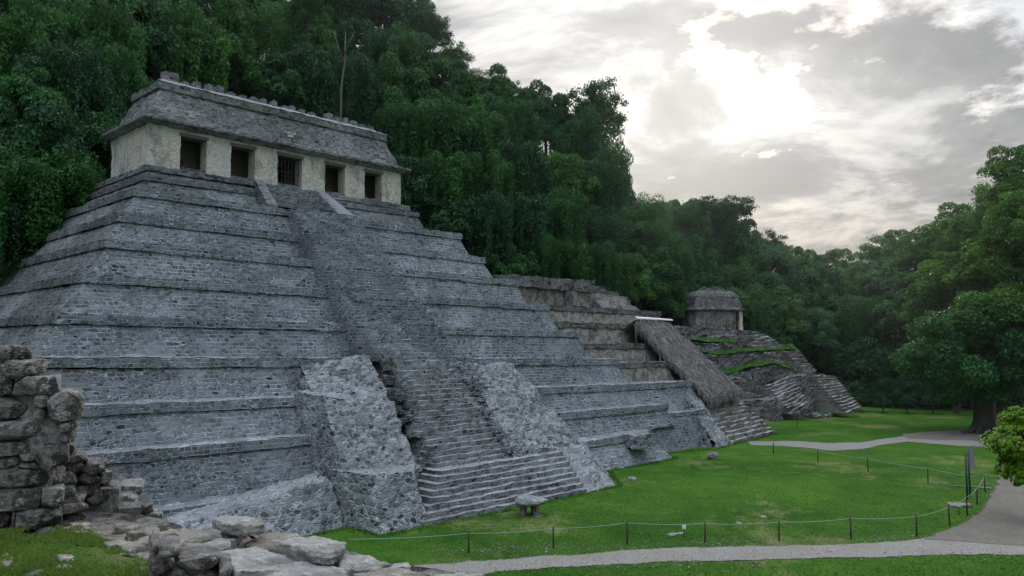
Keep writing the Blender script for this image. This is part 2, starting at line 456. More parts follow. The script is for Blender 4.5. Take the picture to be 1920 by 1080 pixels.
def flight(name, bl, br, tl, tr, n, m, parent, origin, side_depth=2.5, jit=.035, seed=1, res=.45, wob=.05):
    """a flight of n steps between its four corners (each x, y, z)"""
    bl, br, tl, tr = map(Vector, (bl, br, tl, tr)); b = B(origin); rnd = random.Random(seed)
    rows = []
    for i in range(n + 1):
        t = i / n
        L, Rr = bl.lerp(tl, t), br.lerp(tr, t)
        t2 = (i + 1) / n
        L2, R2 = bl.lerp(tl, t2), br.lerp(tr, t2)
        rows.append((L, Rr))
        if i < n: rows.append((Vector((L.x, L.y, L2.z)), Vector((Rr.x, Rr.y, R2.z))))
    nu = max(2, int((br - bl).length / res)); grid = []
    for (L, Rr) in rows:
        line = []
        for k in range(nu + 1):
            p = L.lerp(Rr, k / nu)
            p += Vector((0, wob * noise.noise(Vector((p.x * .9, seed, p.z * 2))) + rnd.uniform(-jit, jit), wob * 1.2 * noise.noise(Vector((p.x * .6, p.z * 3, seed * 3))) + rnd.uniform(-jit, jit) * .8))
            line.append(p)
        grid.append(line)
    for j in range(len(grid) - 1):
        for k in range(nu):
            ids = [b.vert(x) for x in (grid[j][k], grid[j][k + 1], grid[j + 1][k + 1], grid[j + 1][k])]
            b.f.append(tuple(dict.fromkeys(ids)))
    for k, sgn in ((0, 1), (nu, -1)):
        for j in range(len(grid) - 1):
            a, c = grid[j][k], grid[j + 1][k]
            ids = [b.vert(x) for x in (a, c, c + Vector((0, side_depth, 0)), a + Vector((0, side_depth, 0)))]
            ids = list(dict.fromkeys(ids))
            if len(ids) > 2: b.f.append(tuple(ids if sgn > 0 else ids[::-1]))
    return b.put(name, m, parent)


# upper, middle and lower flights of the front staircase
flight('staircase', (32.25, 43.0, -1.0), (39.9, 43.0, -1.0), (31.85, 53.6, 10.55), (37.6, 53.6, 10.7), 38, M['stone'], pyr, PO, 3.0, seed=2)
flight('staircase', (31.7, 36.4, -7.35), (42.6, 36.6, -7.35), (33.1, 42.6, -.95), (39.9, 42.6, -.95), 20, M['step'], pyr, PO, 3.5, seed=3, jit=.035, wob=.06)
flight('staircase', (27.6, 32.75, ZG - .05), (41.3, 32.55, ZG - .05), (31.6, 35.7, -7.25), (43.2, 36.3, -7.3), 8, M['step'], pyr, PO, 3, seed=4, jit=.035, wob=.06)
# landing between the lower flights
lb = B(PO); lb.quad((30.9, 35.72, -7.3), (43.2, 36.32, -7.33), (43.0, 38.2, -7.2), (31.2, 38.2, -7.2), .3); lb.rough(.03, 1, .02, 5)
lb.put('landing', M['rubble'], pyr)
# short capped flight below the central doorway
flight('staircase', (30.9, 54.5, 10.75), (36.9, 54.5, 10.9), (31.3, 56.8, 12.75), (36.2, 56.8, 12.85), 9, M['stone_dark'], pyr, PO, 1.5, seed=5, jit=.02, wob=.02)
for (x0, x1, xt0, xt1, mm) in ((30.1, 31.0, 30.5, 31.2, M['stone_dark']), (36.5, 38.1, 35.9, 36.8, M['cap'])):
    b = B(PO)
    b.hexa([(x0, 54.2, 10.5), (x1, 54.2, 10.5), (xt1, 57.2, 10.5), (xt0, 57.2, 10.5)],
           [(x0, 54.25, 10.85), (x1, 54.25, 10.85), (xt1, 56.9, 13.12), (xt0, 56.9, 13.12)], .35)
    b.rough(.03, 1, .012, 6); b.put('balustrade', mm, pyr)


def mass(name, top, zb, m, seed, amp=.16, out=.25, res=.3, parent=None, f=.8, jit=.05):
    """a rough masonry mass: top quad (front-left, front-right, back-right, back-left), sides dropped to zb"""
    t = [Vector(p) for p in top]; c = sum(t, Vector()) / 4
    bo = [Vector((p.x + (p.x - c.x) * out * .2, p.y + (p.y - c.y) * out * .2, zb)) for p in t]
    b = B(PO)
    for i in range(4):
        j = (i + 1) % 4; b.quad(bo[i], bo[j], t[j], t[i], res)
    b.quad(t[0], t[1], t[2], t[3], res)
    b.rough(amp, f, jit, seed); return b.put(name, m, parent or pyr)


# left wing of the staircase: big sloped mass, a narrow buttress on it and the front block
mass('stair_wing', [(26.0, 37.4, -6.9), (30.9, 36.7, -7.3), (32.0, 43.7, -.55), (26.9, 43.9, -1.25)], ZG, M['rubble'], 11, .36, f=.5, jit=.07)
b = B(PO)
b.hexa([(25.0, 36.1, -7.4), (27.8, 35.9, -7.4), (28.3, 42.6, -7.4), (25.5, 42.6, -7.4)], [(25.6, 39.2, -2.9), (27.9, 39.1, -3.05), (28.1, 42.4, -2.75), (25.7, 42.5, -2.65)], .3)
b.rough(.12, .9, .05, 12); b.put('buttress', M['rubble'], pyr)
b = B(PO)   # front block with a battered front
b.hexa([(24.85, 32.9, ZG - .1), (28.1, 32.75, ZG - .1), (28.1, 37.6, ZG - .1), (24.6, 37.6, ZG - .1)],
       [(25.3, 34.4, -6.75), (28.0, 34.0, -6.85), (30.9, 37.4, -7.0), (24.5, 37.6, -6.65)], .28)
b.rough(.1, .9, .045, 14); b.put('stair_wing', M['rubble'], pyr)
# right wing: collapsed rubble
mass('stair_wing', [(38.3, 36.35, -6.75), (46.9, 36.9, -7.6), (44.7, 42.4, -1.35), (38.9, 42.2, -1.15)], ZG, M['rubble'], 15, .32, f=.6)
b = B(PO)
b.hexa([(41.0, 32.3, ZG - .1), (44.5, 32.5, ZG - .1), (49.6, 37.2, ZG - .1), (42.8, 37.4, ZG - .1)],
       [(43.0, 36.0, -7.35), (45.6, 35.8, -7.6), (47.3, 37.4, -7.2), (42.9, 37.4, -7.0)], .28)
b.rough(.14, .8, .05, 16); b.put('stair_wing', M['rubble'], pyr)
# rough broken edge along the left of the middle flight, and rubble in the eroded channel
rnd = random.Random(5)
b = B(PO)
for i in range(70):
    t = rnd.random(); w = rnd.uniform(-.5, .75)
    c = Vector((31.6 + 1.0 * t + w, 36.9 + 6.0 * t + rnd.uniform(-.3, .3), -7.25 + 6.3 * t - max(0, -w) * 2.2 + rnd.uniform(-.2, .15)))
    s_ = rnd.uniform(.16, .42)
    b.box((c.x - s_, c.y - s_, c.z - s_ * .6), (c.x + s_, c.y + s_, c.z + s_ * .6), .25)
b.rough(.12, 1.5, .05, 17); b.put('rubble_edge', M['stone_dark'], pyr)
b = B(PO)
for i in range(90):
    t = rnd.random()
    c = Vector((38.3 + .7 * t + rnd.uniform(-.35, .3), 36.5 + 5.8 * t, -6.95 + 5.9 * t + rnd.uniform(-.1, .25)))
    s_ = rnd.uniform(.12, .32)
    b.box((c.x - s_, c.y - s_, c.z - s_ * .6), (c.x + s_, c.y + s_, c.z + s_ * .6), .22)
b.rough(.1, 1.5, .05, 18); b.put('rubble_edge', M['rubble'], pyr)
# apron of loose masonry along the foot of the left half
b = B(PO)
aptop = [(9.5, 38.6, -8.9), (15, 38.5, -8.3), (20, 38.4, -7.6), (24.6, 38.2, -6.9)]
apbot = [(9.5, 35.6, ZG - .1), (15, 35.4, ZG - .1), (20, 35.3, ZG - .1), (24.7, 35.6, ZG - .1)]
apmid = [(9.5, 37.2, -8.95), (15, 37.0, -8.45), (20, 36.9, -7.8), (24.6, 36.9, -7.1)]
for i in range(3):
    b.quad(apbot[i], apbot[i + 1], apmid[i + 1], apmid[i], .3, 18, 7)
    b.quad(apmid[i], apmid[i + 1], aptop[i + 1], aptop[i], .3, 18, 6)
b.rough(.13, .9, .06, 19); b.put('apron', M['rubble'], pyr)
# broken low ledge with a hole at the right foot
b = B(PO); b.box((53.4, 36.7, -8.2), (55.6, 38.6, -7.15), .3); b.rough(.14, .9, .06, 20); b.put('ledge', M['rubble'], pyr)

# ================================================================== THE TEMPLE ON TOP
TO = Vector((33.8, 60.8, 13.0))
tem = thing('temple', 'long cream-walled temple with five doorways and a grey sloped roof, on the pyramid summit', 'temple', TO)
X0, X1, Y0, Y1, Z0, Z1 = 22.37, 45.36, 57.4, 64.4, 12.9, 16.15
doors = [(24.75, 26.75), (28.7, 30.7), (32.7, 34.95), (37.2, 39.2), (41.3, 43.2)]
DZ0, DZ1 = 13.28, 15.7
b = B(TO)
xs = [X0] + [x for d in doors for x in d] + [X1]
for i in range(0, len(xs), 2):
    b.box((xs[i], Y0, Z0), (xs[i + 1], Y0 + 1.05, DZ1), .22, 'xXyYZ')
b.box((X0, Y0, DZ1), (X1, Y0 + 1.05, Z1 + .15), .22, 'xXyYzZ')
b.rough(.035, 1.1, .015, 21); b.put('front_wall', M['plaster'], tem)
b = B(TO)
for lo, hi in (((X0 + .02, Y0 + 1.05, Z0), (X0 + .95, Y1, Z1)), ((X1 - .95, Y0 + 1.05, Z0), (X1 - .02, Y1, Z1)), ((X0 + .95, Y1 - .9, Z0), (X1 - .95, Y1, Z1))):
    b.box(lo, hi, .3)
b.rough(.06, 1.1, .025, 22); b.put('side_wall', M['plaster_old'] if False else M['plaster'], tem)
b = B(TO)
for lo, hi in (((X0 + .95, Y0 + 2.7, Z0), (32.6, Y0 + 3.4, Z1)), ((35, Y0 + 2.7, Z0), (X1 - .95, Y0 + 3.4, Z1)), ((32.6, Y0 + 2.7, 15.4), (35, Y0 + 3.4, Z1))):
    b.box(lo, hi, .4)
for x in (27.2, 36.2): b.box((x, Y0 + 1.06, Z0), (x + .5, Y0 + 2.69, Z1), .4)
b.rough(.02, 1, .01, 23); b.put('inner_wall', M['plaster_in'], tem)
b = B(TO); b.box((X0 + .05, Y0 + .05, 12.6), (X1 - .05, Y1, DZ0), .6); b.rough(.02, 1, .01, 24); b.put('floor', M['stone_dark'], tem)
for dx0, dx1 in doors:
    b = B(TO); b.box((dx0 - .12, Y0 - .025, DZ1 - .1), (dx1 + .12, Y0 + 1.0, DZ1 + .14), .4); b.rough(.012, 2, .005, 25); b.put('lintel', M['wood'], tem)
# iron gate in the middle doorway
V, F = [], []
for x in np.linspace(32.75, 34.9, 8): tube_lists(V, F, [(x, Y0 + .5, DZ0), (x, Y0 + .5, DZ1 - .1)], [.025, .025], 5)
for z in (13.5, 14.4, 15.3): tube_lists(V, F, [(32.7, Y0 + .5, z), (34.95, Y0 + .5, z)], [.03, .03], 5)
me = bpy.data.meshes.new('gate'); me.from_pydata([tuple(Vector(v) - TO) for v in V], [], F); link('gate', me, M['iron'], tem)


def ring(b, lo, hi, res=.3):
    """lo, hi = (x0, x1, y0, y1, z): four sloped faces between two rectangles"""
    def c(r): x0, x1, y0, y1, z = r; return [(x0, y0, z), (x1, y0, z), (x1, y1, z), (x0, y1, z)]
    p, q = c(lo), c(hi)
    for i in range(4):
        j = (i + 1) % 4; b.quad(p[i], p[j], q[j], q[i], res)


b = B(TO)
ring(b, (X0 + .1, X1 - .1, Y0 + .1, Y1 - .1, 16.0), (X0 - .62, X1 + .62, Y0 - .75, Y1 + .6, 16.3))
ring(b, (X0 - .62, X1 + .62, Y0 - .75, Y1 + .6, 16.3), (X0 - .62, X1 + .62, Y0 - .75, Y1 + .6, 16.5))
ring(b, (X0 - .62, X1 + .62, Y0 - .75, Y1 + .6, 16.5), (X0 + .2, X1 - .2, Y0 + .15, Y1 - .2, 16.75))
b.rough(.06, .9, .03, 26); b.put('cornice', M['roof'], tem)
b = B(TO)
ring(b, (X0 + .1, X1 - .1, Y0 + .05, Y1 - .1, 16.65), (X0 + 1.25, X1 - .95, Y0 + 1.35, Y1 - 1.1, 19.3))
b.rough(.08, .8, .04, 27); b.put('roof', M['roof'], tem)
b = B(TO)
a_, b_ = (X0 + 1.0, X1 - .8, Y0 + 1.1, Y1 - .9), (X0 + 1.15, X1 - .85, Y0 + 1.25, Y1 - 1.0)
ring(b, (*b_, 19.12), (*a_, 19.18)); ring(b, (*a_, 19.18), (*a_, 19.75))
b.rough(.05, .9, .025, 28); b.put('roof_band', M['roof'], tem)
b = B(TO)
ring(b, (X0 + .95, X1 - .75, Y0 + 1.05, Y1 - .85, 19.76), (X0 + 2.0, X1 - 1.3, Y0 + 2.25, Y1 - 2.2, 20.3))
b.quad((X0 + 2.0, Y0 + 2.25, 20.3), (X1 - 1.3, Y0 + 2.25, 20.3), (X1 - 1.3, Y1 - 2.2, 20.3), (X0 + 2.0, Y1 - 2.2, 20.3), .4)
b.rough(.06, .9, .03, 29); b.put('roof_top', M['cap'], tem)
rnd = random.Random(9)
x = 24.6; i = 0
while x < 44.6:
    w = rnd.uniform(.38, .6) if i else 1.1; h = rnd.uniform(.3, .62) if i else .72
    if rnd.random() < .93 or i == 0:
        b = B(TO); zt = 20.55 + h
        b.hexa([(x, 60.3, 20.1), (x + w, 60.3, 20.1), (x + w, 61.3, 20.1), (x, 61.3, 20.1)],
               [(x + .05, 60.35, zt), (x + w - .04, 60.35, zt - rnd.uniform(0, .15)), (x + w - .04, 61.2, zt - .05), (x + .05, 61.2, zt)], .3)
        b.rough(.07, 1.5, .03, 30 + i); b.put('roof_comb_pier', M['roof'], tem)
    x += w + rnd.uniform(.36, .6); i += 1
for (u, v) in ((358, 219), (542, 256)):
    c = at_y(u, v, Y0 + .62)
    b = B(TO)
    b.box((c.x - .55, c.y - .22, c.z + .18), (c.x + .5, c.y + .5, c.z + .34), .2)
    b.box((c.x - .3, c.y - .3, c.z - .14), (c.x + .22, c.y + .5, c.z + .12), .2)
    b.box((c.x - .45, c.y - .25, c.z - .36), (c.x + .3, c.y + .5, c.z - .2), .2)
    b.rough(.06, 2, .03, 60); b.put('relief_fragment', M['plaster'], tem)

# ================================================================== THE TERRACED RUIN NEXT TO IT
RO = Vector((70, 47, ZG))
ruin = thing('terraced_ruin', 'low terraced stone ruin with stained plaster bands between the pyramid and the thatched roof', 'ruin', RO)
RT_ = [(57.5, 79.8, 51.5, 4.15, 2.35), (57.0, 72.6, 49.5, 2.4, .3), (57, 71.6, 47.0, .3, -1.6), (57, 70.6, 44.6, -1.55, -3.5), (57, 73.0, 42.3, -3.48, -6.2), (56, 70.9, 40.2, -6.2, ZG)]
for i, (xl, xr, yf, zt, zb) in enumerate(RT_):
    b = B(RO); ch = .5 if i < 5 else .35; y2 = 58 if i == 0 else yf + 3.5
    tl = .35 if i < 4 else .9
    for (o0, z0, o1, z1) in ((0, zt, 0, zt - ch), (0, zt - ch, -.15, zt - ch - .03)):
        b.quad((xl, yf - o1, z1), (xr + o1, yf - o1, z1), (xr + o0, yf - o0, z0), (xl, yf - o0, z0), .35)
        b.quad((xr + o1, yf - o1, z1), (xr + o1, y2 + 8, z1), (xr + o0, y2 + 8, z0), (xr + o0, yf - o0, z0), .35)
    b.quad((xl, yf, zt), (xr, yf, zt), (xr, y2, zt + .03), (xl, y2, zt + .03), .4)
    b.rough(.09, .7, .04, 70 + i); b.put('cornice', M['far'] if i < 4 else M['stone'], ruin)
    b = B(RO)
    b.quad((xl, yf - tl, zb - .1), (xr + tl, yf - tl, zb - .1), (xr - .15, yf + .15, zt - ch - .02), (xl, yf + .15, zt - ch - .02), .35)
    b.quad((xr + tl, yf - tl, zb - .1), (xr + tl, y2 + 8, zb - .1), (xr - .15, y2 + 8, zt - ch - .02), (xr - .15, yf + .15, zt - ch - .02), .35)
    b.rough(.09, .7, .04, 80 + i); b.put('terrace_wall', M['plaster_old'] if i < 4 else M['stone'], ruin)
# summit walls
for lo, hi in (((58, 54.8, 4.1), (69.5, 59, 6.1)), ((76.6, 54.8, 4.1), (78.3, 58.5, 5.6)), ((65.8, 53.6, 4.1), (69.6, 54.79, 6.0))):
    b = B(RO); b.box(lo, hi, .35); b.rough(.1, .8, .04, 90); b.put('summit_wall', M['plaster_old'], ruin)
b = B(RO)
for lo, hi in (((57.6, 54.4, 6.1), (66.6, 59.4, 7.3)), ((66.6, 53.3, 6.0), (69.9, 59, 6.6)), ((67.6, 54.2, 6.6), (70.4, 57, 7.35)), ((70.6, 55, 5.2), (74.2, 58, 6.6)), ((71.6, 55.6, 6.6), (74.0, 57.6, 7.0)), ((74.2, 55.2, 5.0), (78.4, 58.5, 6.0)), ((74.8, 55.8, 6.0), (77.2, 57.6, 6.55))):
    b.box(lo, hi, .35)
b.hexa([(69.4, 52.2, 4.1), (77.0, 52.2, 4.1), (77, 57, 4.1), (69.4, 57, 4.1)], [(69.6, 54.6, 6.1), (75.4, 54.6, 5.9), (76, 57, 5.9), (69.6, 57, 6.1)], .35)
b.rough(.14, .8, .06, 91); b.put('summit_block', M['far'], ruin)
flight('staircase', (70.55, 38.0, ZG - .05), (83.4, 39.4, ZG - .05), (71.6, 42.6, -5.3), (82.0, 43.6, -5.5), 11, M['far_step'], ruin, RO, 5, seed=6, jit=.05, wob=.12)
flight('staircase', (71.8, 42.6, -5.3), (82.5, 43.6, -5.4), (71.8, 50.6, 1.9), (81, 51.2, 1.9), 20, M['far_step'], ruin, RO, 4, seed=7, jit=.06, wob=.12)
b = B(RO); b.hexa([(67.0, 37.5, ZG - .1), (70.9, 37.8, ZG - .1), (72.4, 43, ZG - .1), (67.5, 43, ZG - .1)], [(68.6, 40.6, -6.2), (70.9, 40.4, -6.5), (72.3, 43.4, -3.9), (69, 43.4, -3.7)], .3)
b.rough(.28, .7, .07, 92); b.put('stair_flank', M['rubble'], ruin)

# thatched shelter over the stair
HO = Vector((73, 46, -5.3))
hut = thing('thatched_shelter', 'long sloping palm-thatch roof on wooden posts, sheltering the ruin staircase', 'shelter', HO)
r0, r1 = at_y(1190, 600, 48.0), at_y(1258, 604, 49.0)
e0, e1 = at_y(1331, 744, 40.7), at_y(1392, 729, 41.7)
b = B(HO)
nu, nv = 26, 60
up = Vector((0, 0, .32))
top = []
for j in range(nv + 1):
    row = []
    for i in range(nu + 1):
        p = r0.lerp(r1, i / nu).lerp(e0.lerp(e1, i / nu), j / nv)
        bulge = -.28 * (abs(2 * i / nu - 1) ** 3)
        p = p + Vector((0, 0, bulge + .2 * fbm(p, .8) + .1 * ((j * 7919 + i * 104729) % 97) / 97))
        row.append(p)
    top.append(row)
for j in range(nv):
    for i in range(nu):
        b.f.append(tuple(b.vert(x) for x in (top[j + 1][i], top[j + 1][i + 1], top[j][i + 1], top[j][i])))
        b.f.append(tuple(b.vert(x - up) for x in (top[j][i], top[j][i + 1], top[j + 1][i + 1], top[j + 1][i])))
ROOF = top
# other, short slope behind the ridge
bk0, bk1 = r0 + Vector((.2, 2.2, -1.3)), r1 + Vector((.2, 2.2, -1.3))
b.quad(r0 + Vector((-.7, 1.2, -1.1)), r0 + Vector((-.05, .1, -.1)), r1, bk1, .4); b.quad(bk0, r0, r1, bk1, .4)
b.put('roof', M['thatch'], hut)
rnd = random.Random(12); V, F = [], []


def strand(p, d, w=.035):
    s_ = d.cross(Vector((rnd.uniform(-1, 1), rnd.uniform(-1, 1), .3))).normalized() * w
    k = len(V); V.extend([tuple(p - s_), tuple(p + s_), tuple(p + d + s_ * .2), tuple(p + d - s_ * .2)]); F.append((k, k + 1, k + 2, k + 3))


slope = ((e0 - r0).normalized())
for i in range(4200):
    a = rnd.random(); c = rnd.random(); j = int(c * nv); ii = int(a * nu)
    p = top[j][ii] + Vector((rnd.uniform(-.12, .12), rnd.uniform(-.12, .12), .03))
    strand(p, slope * rnd.uniform(.35, .7) + Vector((rnd.uniform(-.12, .12), rnd.uniform(-.12, .12), rnd.uniform(-.02, .07))))
for i in range(2600):     # ragged eaves
    c = rnd.random()
    if i % 3 == 0: p = top[nv][int(c * nu)]
    elif i % 3 == 1: p = top[int(c * nv)][0]
    else: p = top[int(c * nv)][nu]
    strand(p + Vector((rnd.uniform(-.15, .15), rnd.uniform(-.15, .15), -.1)), Vector((rnd.uniform(-.1, .15), rnd.uniform(-.25, .05), -rnd.uniform(.25, .95))), .045)
me = bpy.data.meshes.new('thatch_fringe'); me.from_pydata([tuple(Vector(v) - HO) for v in V], [], F); o = link('thatch_fringe', me, M['thatch'], hut); tag(o, kind='stuff')
b = B(HO)
for (t0, t1) in ((0, .55), (.56, 1.0)):
    p, q = r0.lerp(r1, t0), r0.lerp(r1, t1); o_ = Vector((0, -.28, -.1)); z_ = Vector((0, 0, .36))
    b.quad(p + o_ + z_, q + o_ + z_, q + z_, p + z_, .5); b.quad(p + o_ * 1.1 + z_ * .7, q + o_ * 1.1 + z_ * .7, q + o_ + z_, p + o_ + z_, .5)
b.put('ridge_cover', M['white'], hut)
for (u, vb, Yp, jt, it) in ((1196, 640, 47.6, .03, .03), (1233, 705, 43.9, .36, .03), (1252, 702, 44.6, .4, .3), (1268, 706, 43.6, .55, .25), (1280, 714, 42.9, .64, .03), (1337, 768, 41.3, .95, .05), (1358, 757, 41.8, .95, .5), (1370, 752, 42.2, .95, .8)):
    t = top[int(jt * nv)][int(it * nu)]; base = Vector((t.x, t.y, at_y(u, vb, Yp).z - .4))
    o = link('post', tube_mesh([([base - HO, t - HO + Vector((0, 0, -.2))], [.1, .09])], 8), M['wood'], hut, True)
for it in (.08, .92):
    pts = [top[j][int(it * nu)] - HO + Vector((0, 0, -.42)) for j in (1, 20, 40, 59)]
    link('rafter', tube_mesh([(pts, [.08] * 4)], 6), M['wood'], hut, True)

# ================================================================== TERRACED PLATFORM WITH THE SMALL TEMPLE
SO = Vector((104, 52, ZG))
plat = thing('terraced_platform', 'weathered stone platform with grassy terraces and broken stairs, below the small domed temple', 'platform', SO)
BACK = Vector((FW[0], FW[1], 0))


def terrace(edge, zb, depth, turf, m=None, seed=0, batter=.5, tm='turf', cap=False):
    """edge: list of (u, v, D) along the top front edge"""
    pts = [at_d(*e) for e in edge]
    b = B(SO)
    for p, q in zip(pts, pts[1:]):
        bp = Vector((p.x, p.y, zb)) - BACK * batter; bq = Vector((q.x, q.y, zb)) - BACK * batter
        b.quad(bp, bq, q, p, .4)
        b.quad(p, q, q + BACK * depth, p + BACK * depth, .5)
    for p, s_ in ((pts[0], 0), (pts[-1], 1)):
        bp = Vector((p.x, p.y, zb)) - BACK * batter; a4 = (bp, p, p + BACK * depth, Vector((p.x, p.y, zb)) + BACK * depth)
        b.quad(*(a4 if s_ else a4[::-1]), .5)
    b.rough(.26, .8, .13, seed); b.put('terrace_wall', m or M['far'], plat)
    if turf:
        b = B(SO); fine = []
        for p, q in zip(pts, pts[1:]):
            n_ = max(2, int((q - p).length / .8)); fine += [p.lerp(q, t_ / n_) for t_ in range(n_)]
        fine.append(pts[-1]); fr, bk = [], []
        for p in fine:
            w1 = .5 + .5 * noise.noise(Vector((p.x * .35, p.y * .35, seed))); w2 = .5 + .5 * noise.noise(Vector((p.x * .28, p.y * .28, seed + 9)))
            fr.append(p + BACK * (.1 + .9 * w1) + Vector((0, 0, .05 + .45 * w1))); bk.append(p + BACK * depth + Vector((0, 0, .25 + .95 * w2)))
        for a_, b_, c_, d_ in zip(fr, fr[1:], bk[1:], bk): b.quad(a_, b_, c_, d_, .45)
        b.rough(.16, .9, .08, seed + .5); b.put('turf', M[tm], plat)
        rg_ = np.random.default_rng(int(seed * 7)); n_ = 2600; ii = rg_.integers(0, len(fr) - 1, n_); t1 = rg_.random(n_); t2 = np.where(rg_.random(n_) < .5, rg_.random(n_), np.abs(rg_.normal(size=n_)) * .12 * np.sign(rg_.random(n_) - .3) + (rg_.random(n_) < .4))
        Cq = np.array([fr[i].lerp(fr[i + 1], a).lerp(bk[i].lerp(bk[i + 1], a), b2) - SO + Vector((0, 0, .06)) for i, a, b2 in zip(ii, t1, t2)])
        o = link('grass', leaves_mesh(Cq, rg_.normal(size=(n_, 3)) * .6 + [-.5, -.5, .5], rg_.uniform(.1, .28, n_), rg_.random(n_), int(seed)), M['ledge_blade'], plat); tag(o, kind='stuff')


terrace([(1240, 612, 122), (1300, 612, 122), (1395, 620, 122), (1425, 622, 122)], -2, 14, False, seed=1)
terrace([(1262, 624, 118), (1335, 630, 118), (1400, 635, 118), (1450, 640, 119), (1470, 652, 119.5)], -4, 4.5, False, seed=2)
terrace([(1262, 640, 115), (1330, 644, 115), (1385, 643, 115.5)], -4, 3.0, True, seed=3)
terrace([(1300, 660, 112.5), (1345, 668, 112.5), (1400, 662, 113), (1470, 658, 114.5), (1500, 660, 115), (1522, 690, 115.5)], -7, 3.0, True, seed=4)
terrace([(1330, 702, 109), (1365, 704, 109), (1410, 692, 109.5), (1455, 684, 110.5), (1500, 700, 112)], -7, 3.2, True, seed=5)
terrace([(1330, 710, 105.5), (1392, 710, 105.5), (1445, 726, 106), (1478, 708, 107.5), (1520, 702, 110), (1566, 706, 113), (1600, 760, 114.5)], ZG - .2, 3.4, False, seed=6, batter=.9)
b = B(SO); p, q = at_d(1425, 722, 107.6), at_d(1478, 704, 109); b.quad(p, q, q + BACK * 3, p + BACK * 3, .5); b.rough(.1, .6, .05, 7); b.put('turf', M['turf'], plat)
terrace([(1370, 756, 101), (1405, 753, 101.5), (1452, 748, 102.5), (1463, 752, 104)], ZG - .2, 5, False, seed=8, batter=.8)
for i, (bl, br, tl, tr, n) in enumerate((((1484, 777, 102.6), (1516, 758, 104), (1436, 722, 106.2), (1484, 705, 107.4), 10),
                                     ((1588, 778, 106.5), (1615, 766, 107.5), (1520, 705, 110.2), (1562, 704, 111.4), 13),
                                     ((1510, 700, 112), (1532, 698, 112.4), (1470, 659, 114), (1494, 659, 114.4), 9),
                                     ((1430, 655, 116.5), (1472, 652, 117.2), (1408, 629, 119), (1432, 627, 119.4), 7))):
    a = [at_d(*x) for x in (bl, br, tl, tr)]
    o = flight('staircase', *a, n, M['far_step'], plat, SO, 4, seed=20 + i, jit=.07, wob=.28 if i == 0 else .15)
# grassy mound with tumbled stones in front
mo = at_z(1530, 778, ZG)
b = B(mo)
for j in range(10):
    for i in range(24):
        def mp(i, j):
            a = 2 * math.pi * i / 24; r = 4.6 * (1 - j / 10)
            return (mo.x + r * math.cos(a), mo.y + r * .8 * math.sin(a), ZG - .05 + 1.25 * (1 - (r / 4.6) ** 2) ** 1.5)
        b.quad(mp(i, j), mp(i + 1, j), mp(i + 1, j + 1), mp(i, j + 1), 2)
b.rough(.12, .6, .03, 9); o = b.put('grassy_mound', M['lawn'], None, True); tag(o, kind='structure')
rnd = random.Random(31)
rk = at_z(1528, 783, ZG)
b = B(rk)
for i in range(24):
    c = rk + Vector((rnd.uniform(-1.9, 2.6), rnd.uniform(-1.2, .8), 0)); s_ = rnd.uniform(.15, .5)
    b.box((c.x - s_, c.y - s_ * .7, ZG - .1), (c.x + s_, c.y + s_ * .7, ZG + s_ * 1.1), .25)
b.rough(.14, 1.4, .05, 32); o = b.put('stone_heap', M['far_step']); tag(o, 'low heap of tumbled stones on the grassy mound before the far stairs', 'stones')

# the small temple, its front turned to the viewer
SMO = at_d(1348, 618, 124); sm_rot = HEAD - R(90) + R(12)
sm = thing('small_temple', 'small single-storey stone temple with crumbling vaulted roof, on the far terraced platform', 'temple', SMO, None, sm_rot)
def smb(f, name, m, seed, amp=.1):
    b = B(); f(b); b.rough(amp, .8, .04, seed); return b.put(name, m, sm)
smb(lambda b: (b.box((-3.9, 0, -.6), (2.9, 5, 2.95), .3), b.box((3.5, .05, -.6), (3.95, 5, 2.95), .3), b.box((2.9, 1.2, -.6), (3.5, 5, 2.95), .3)), 'wall', M['skull_wall'], 33)
smb(lambda b: b.box((3.45, -.12, -.55), (4.05, .5, 2.9), .3), 'pillar', M['plaster'], 34, .04)
def _c(b):
    ring(b, (-4.0, 4.05, -.1, 5.1, 2.9), (-4.45, 4.5, -.55, 5.5, 3.1)); ring(b, (-4.45, 4.5, -.55, 5.5, 3.1), (-4.4, 4.45, -.5, 5.4, 3.35)); ring(b, (-4.4, 4.45, -.5, 5.4, 3.35), (-3.9, 3.95, 0, 5, 3.45))
smb(_c, 'cornice', M['far'], 35)
def _r(b):
    ring(b, (-4.0, 4.05, -.05, 5.1, 3.4), (-3.75, 3.8, .5, 4.6, 5.2)); ring(b, (-3.8, 3.9, .42, 4.6, 5.2), (-3.3, 3.5, .9, 4.3, 5.8)); ring(b, (-3.3, 3.5, .9, 4.3, 5.8), (-2.3, 2.6, 1.5, 3.8, 6.2))
    b.quad((-2.3, 1.5, 6.2), (2.6, 1.5, 6.2), (2.6, 3.8, 6.2), (-2.3, 3.8, 6.2), .4)
smb(_r, 'roof', M['far'], 36, .16)
smb(lambda b: (b.hexa([(-2.4, 2, 6.0), (2.6, 2, 6.0), (2.6, 3.2, 6.0), (-2.4, 3.2, 6.0)], [(-1.9, 2.1, 6.6), (2.1, 2.1, 6.65), (2.1, 3, 6.65), (-1.9, 3, 6.6)], .3), b.box((-1.6, 2.1, 6.58), (-1.0, 3, 6.85), .3), b.box((.1, 2.1, 6.6), (1.7, 3, 6.95), .3)), 'roof_comb', M['far'], 37, .14)

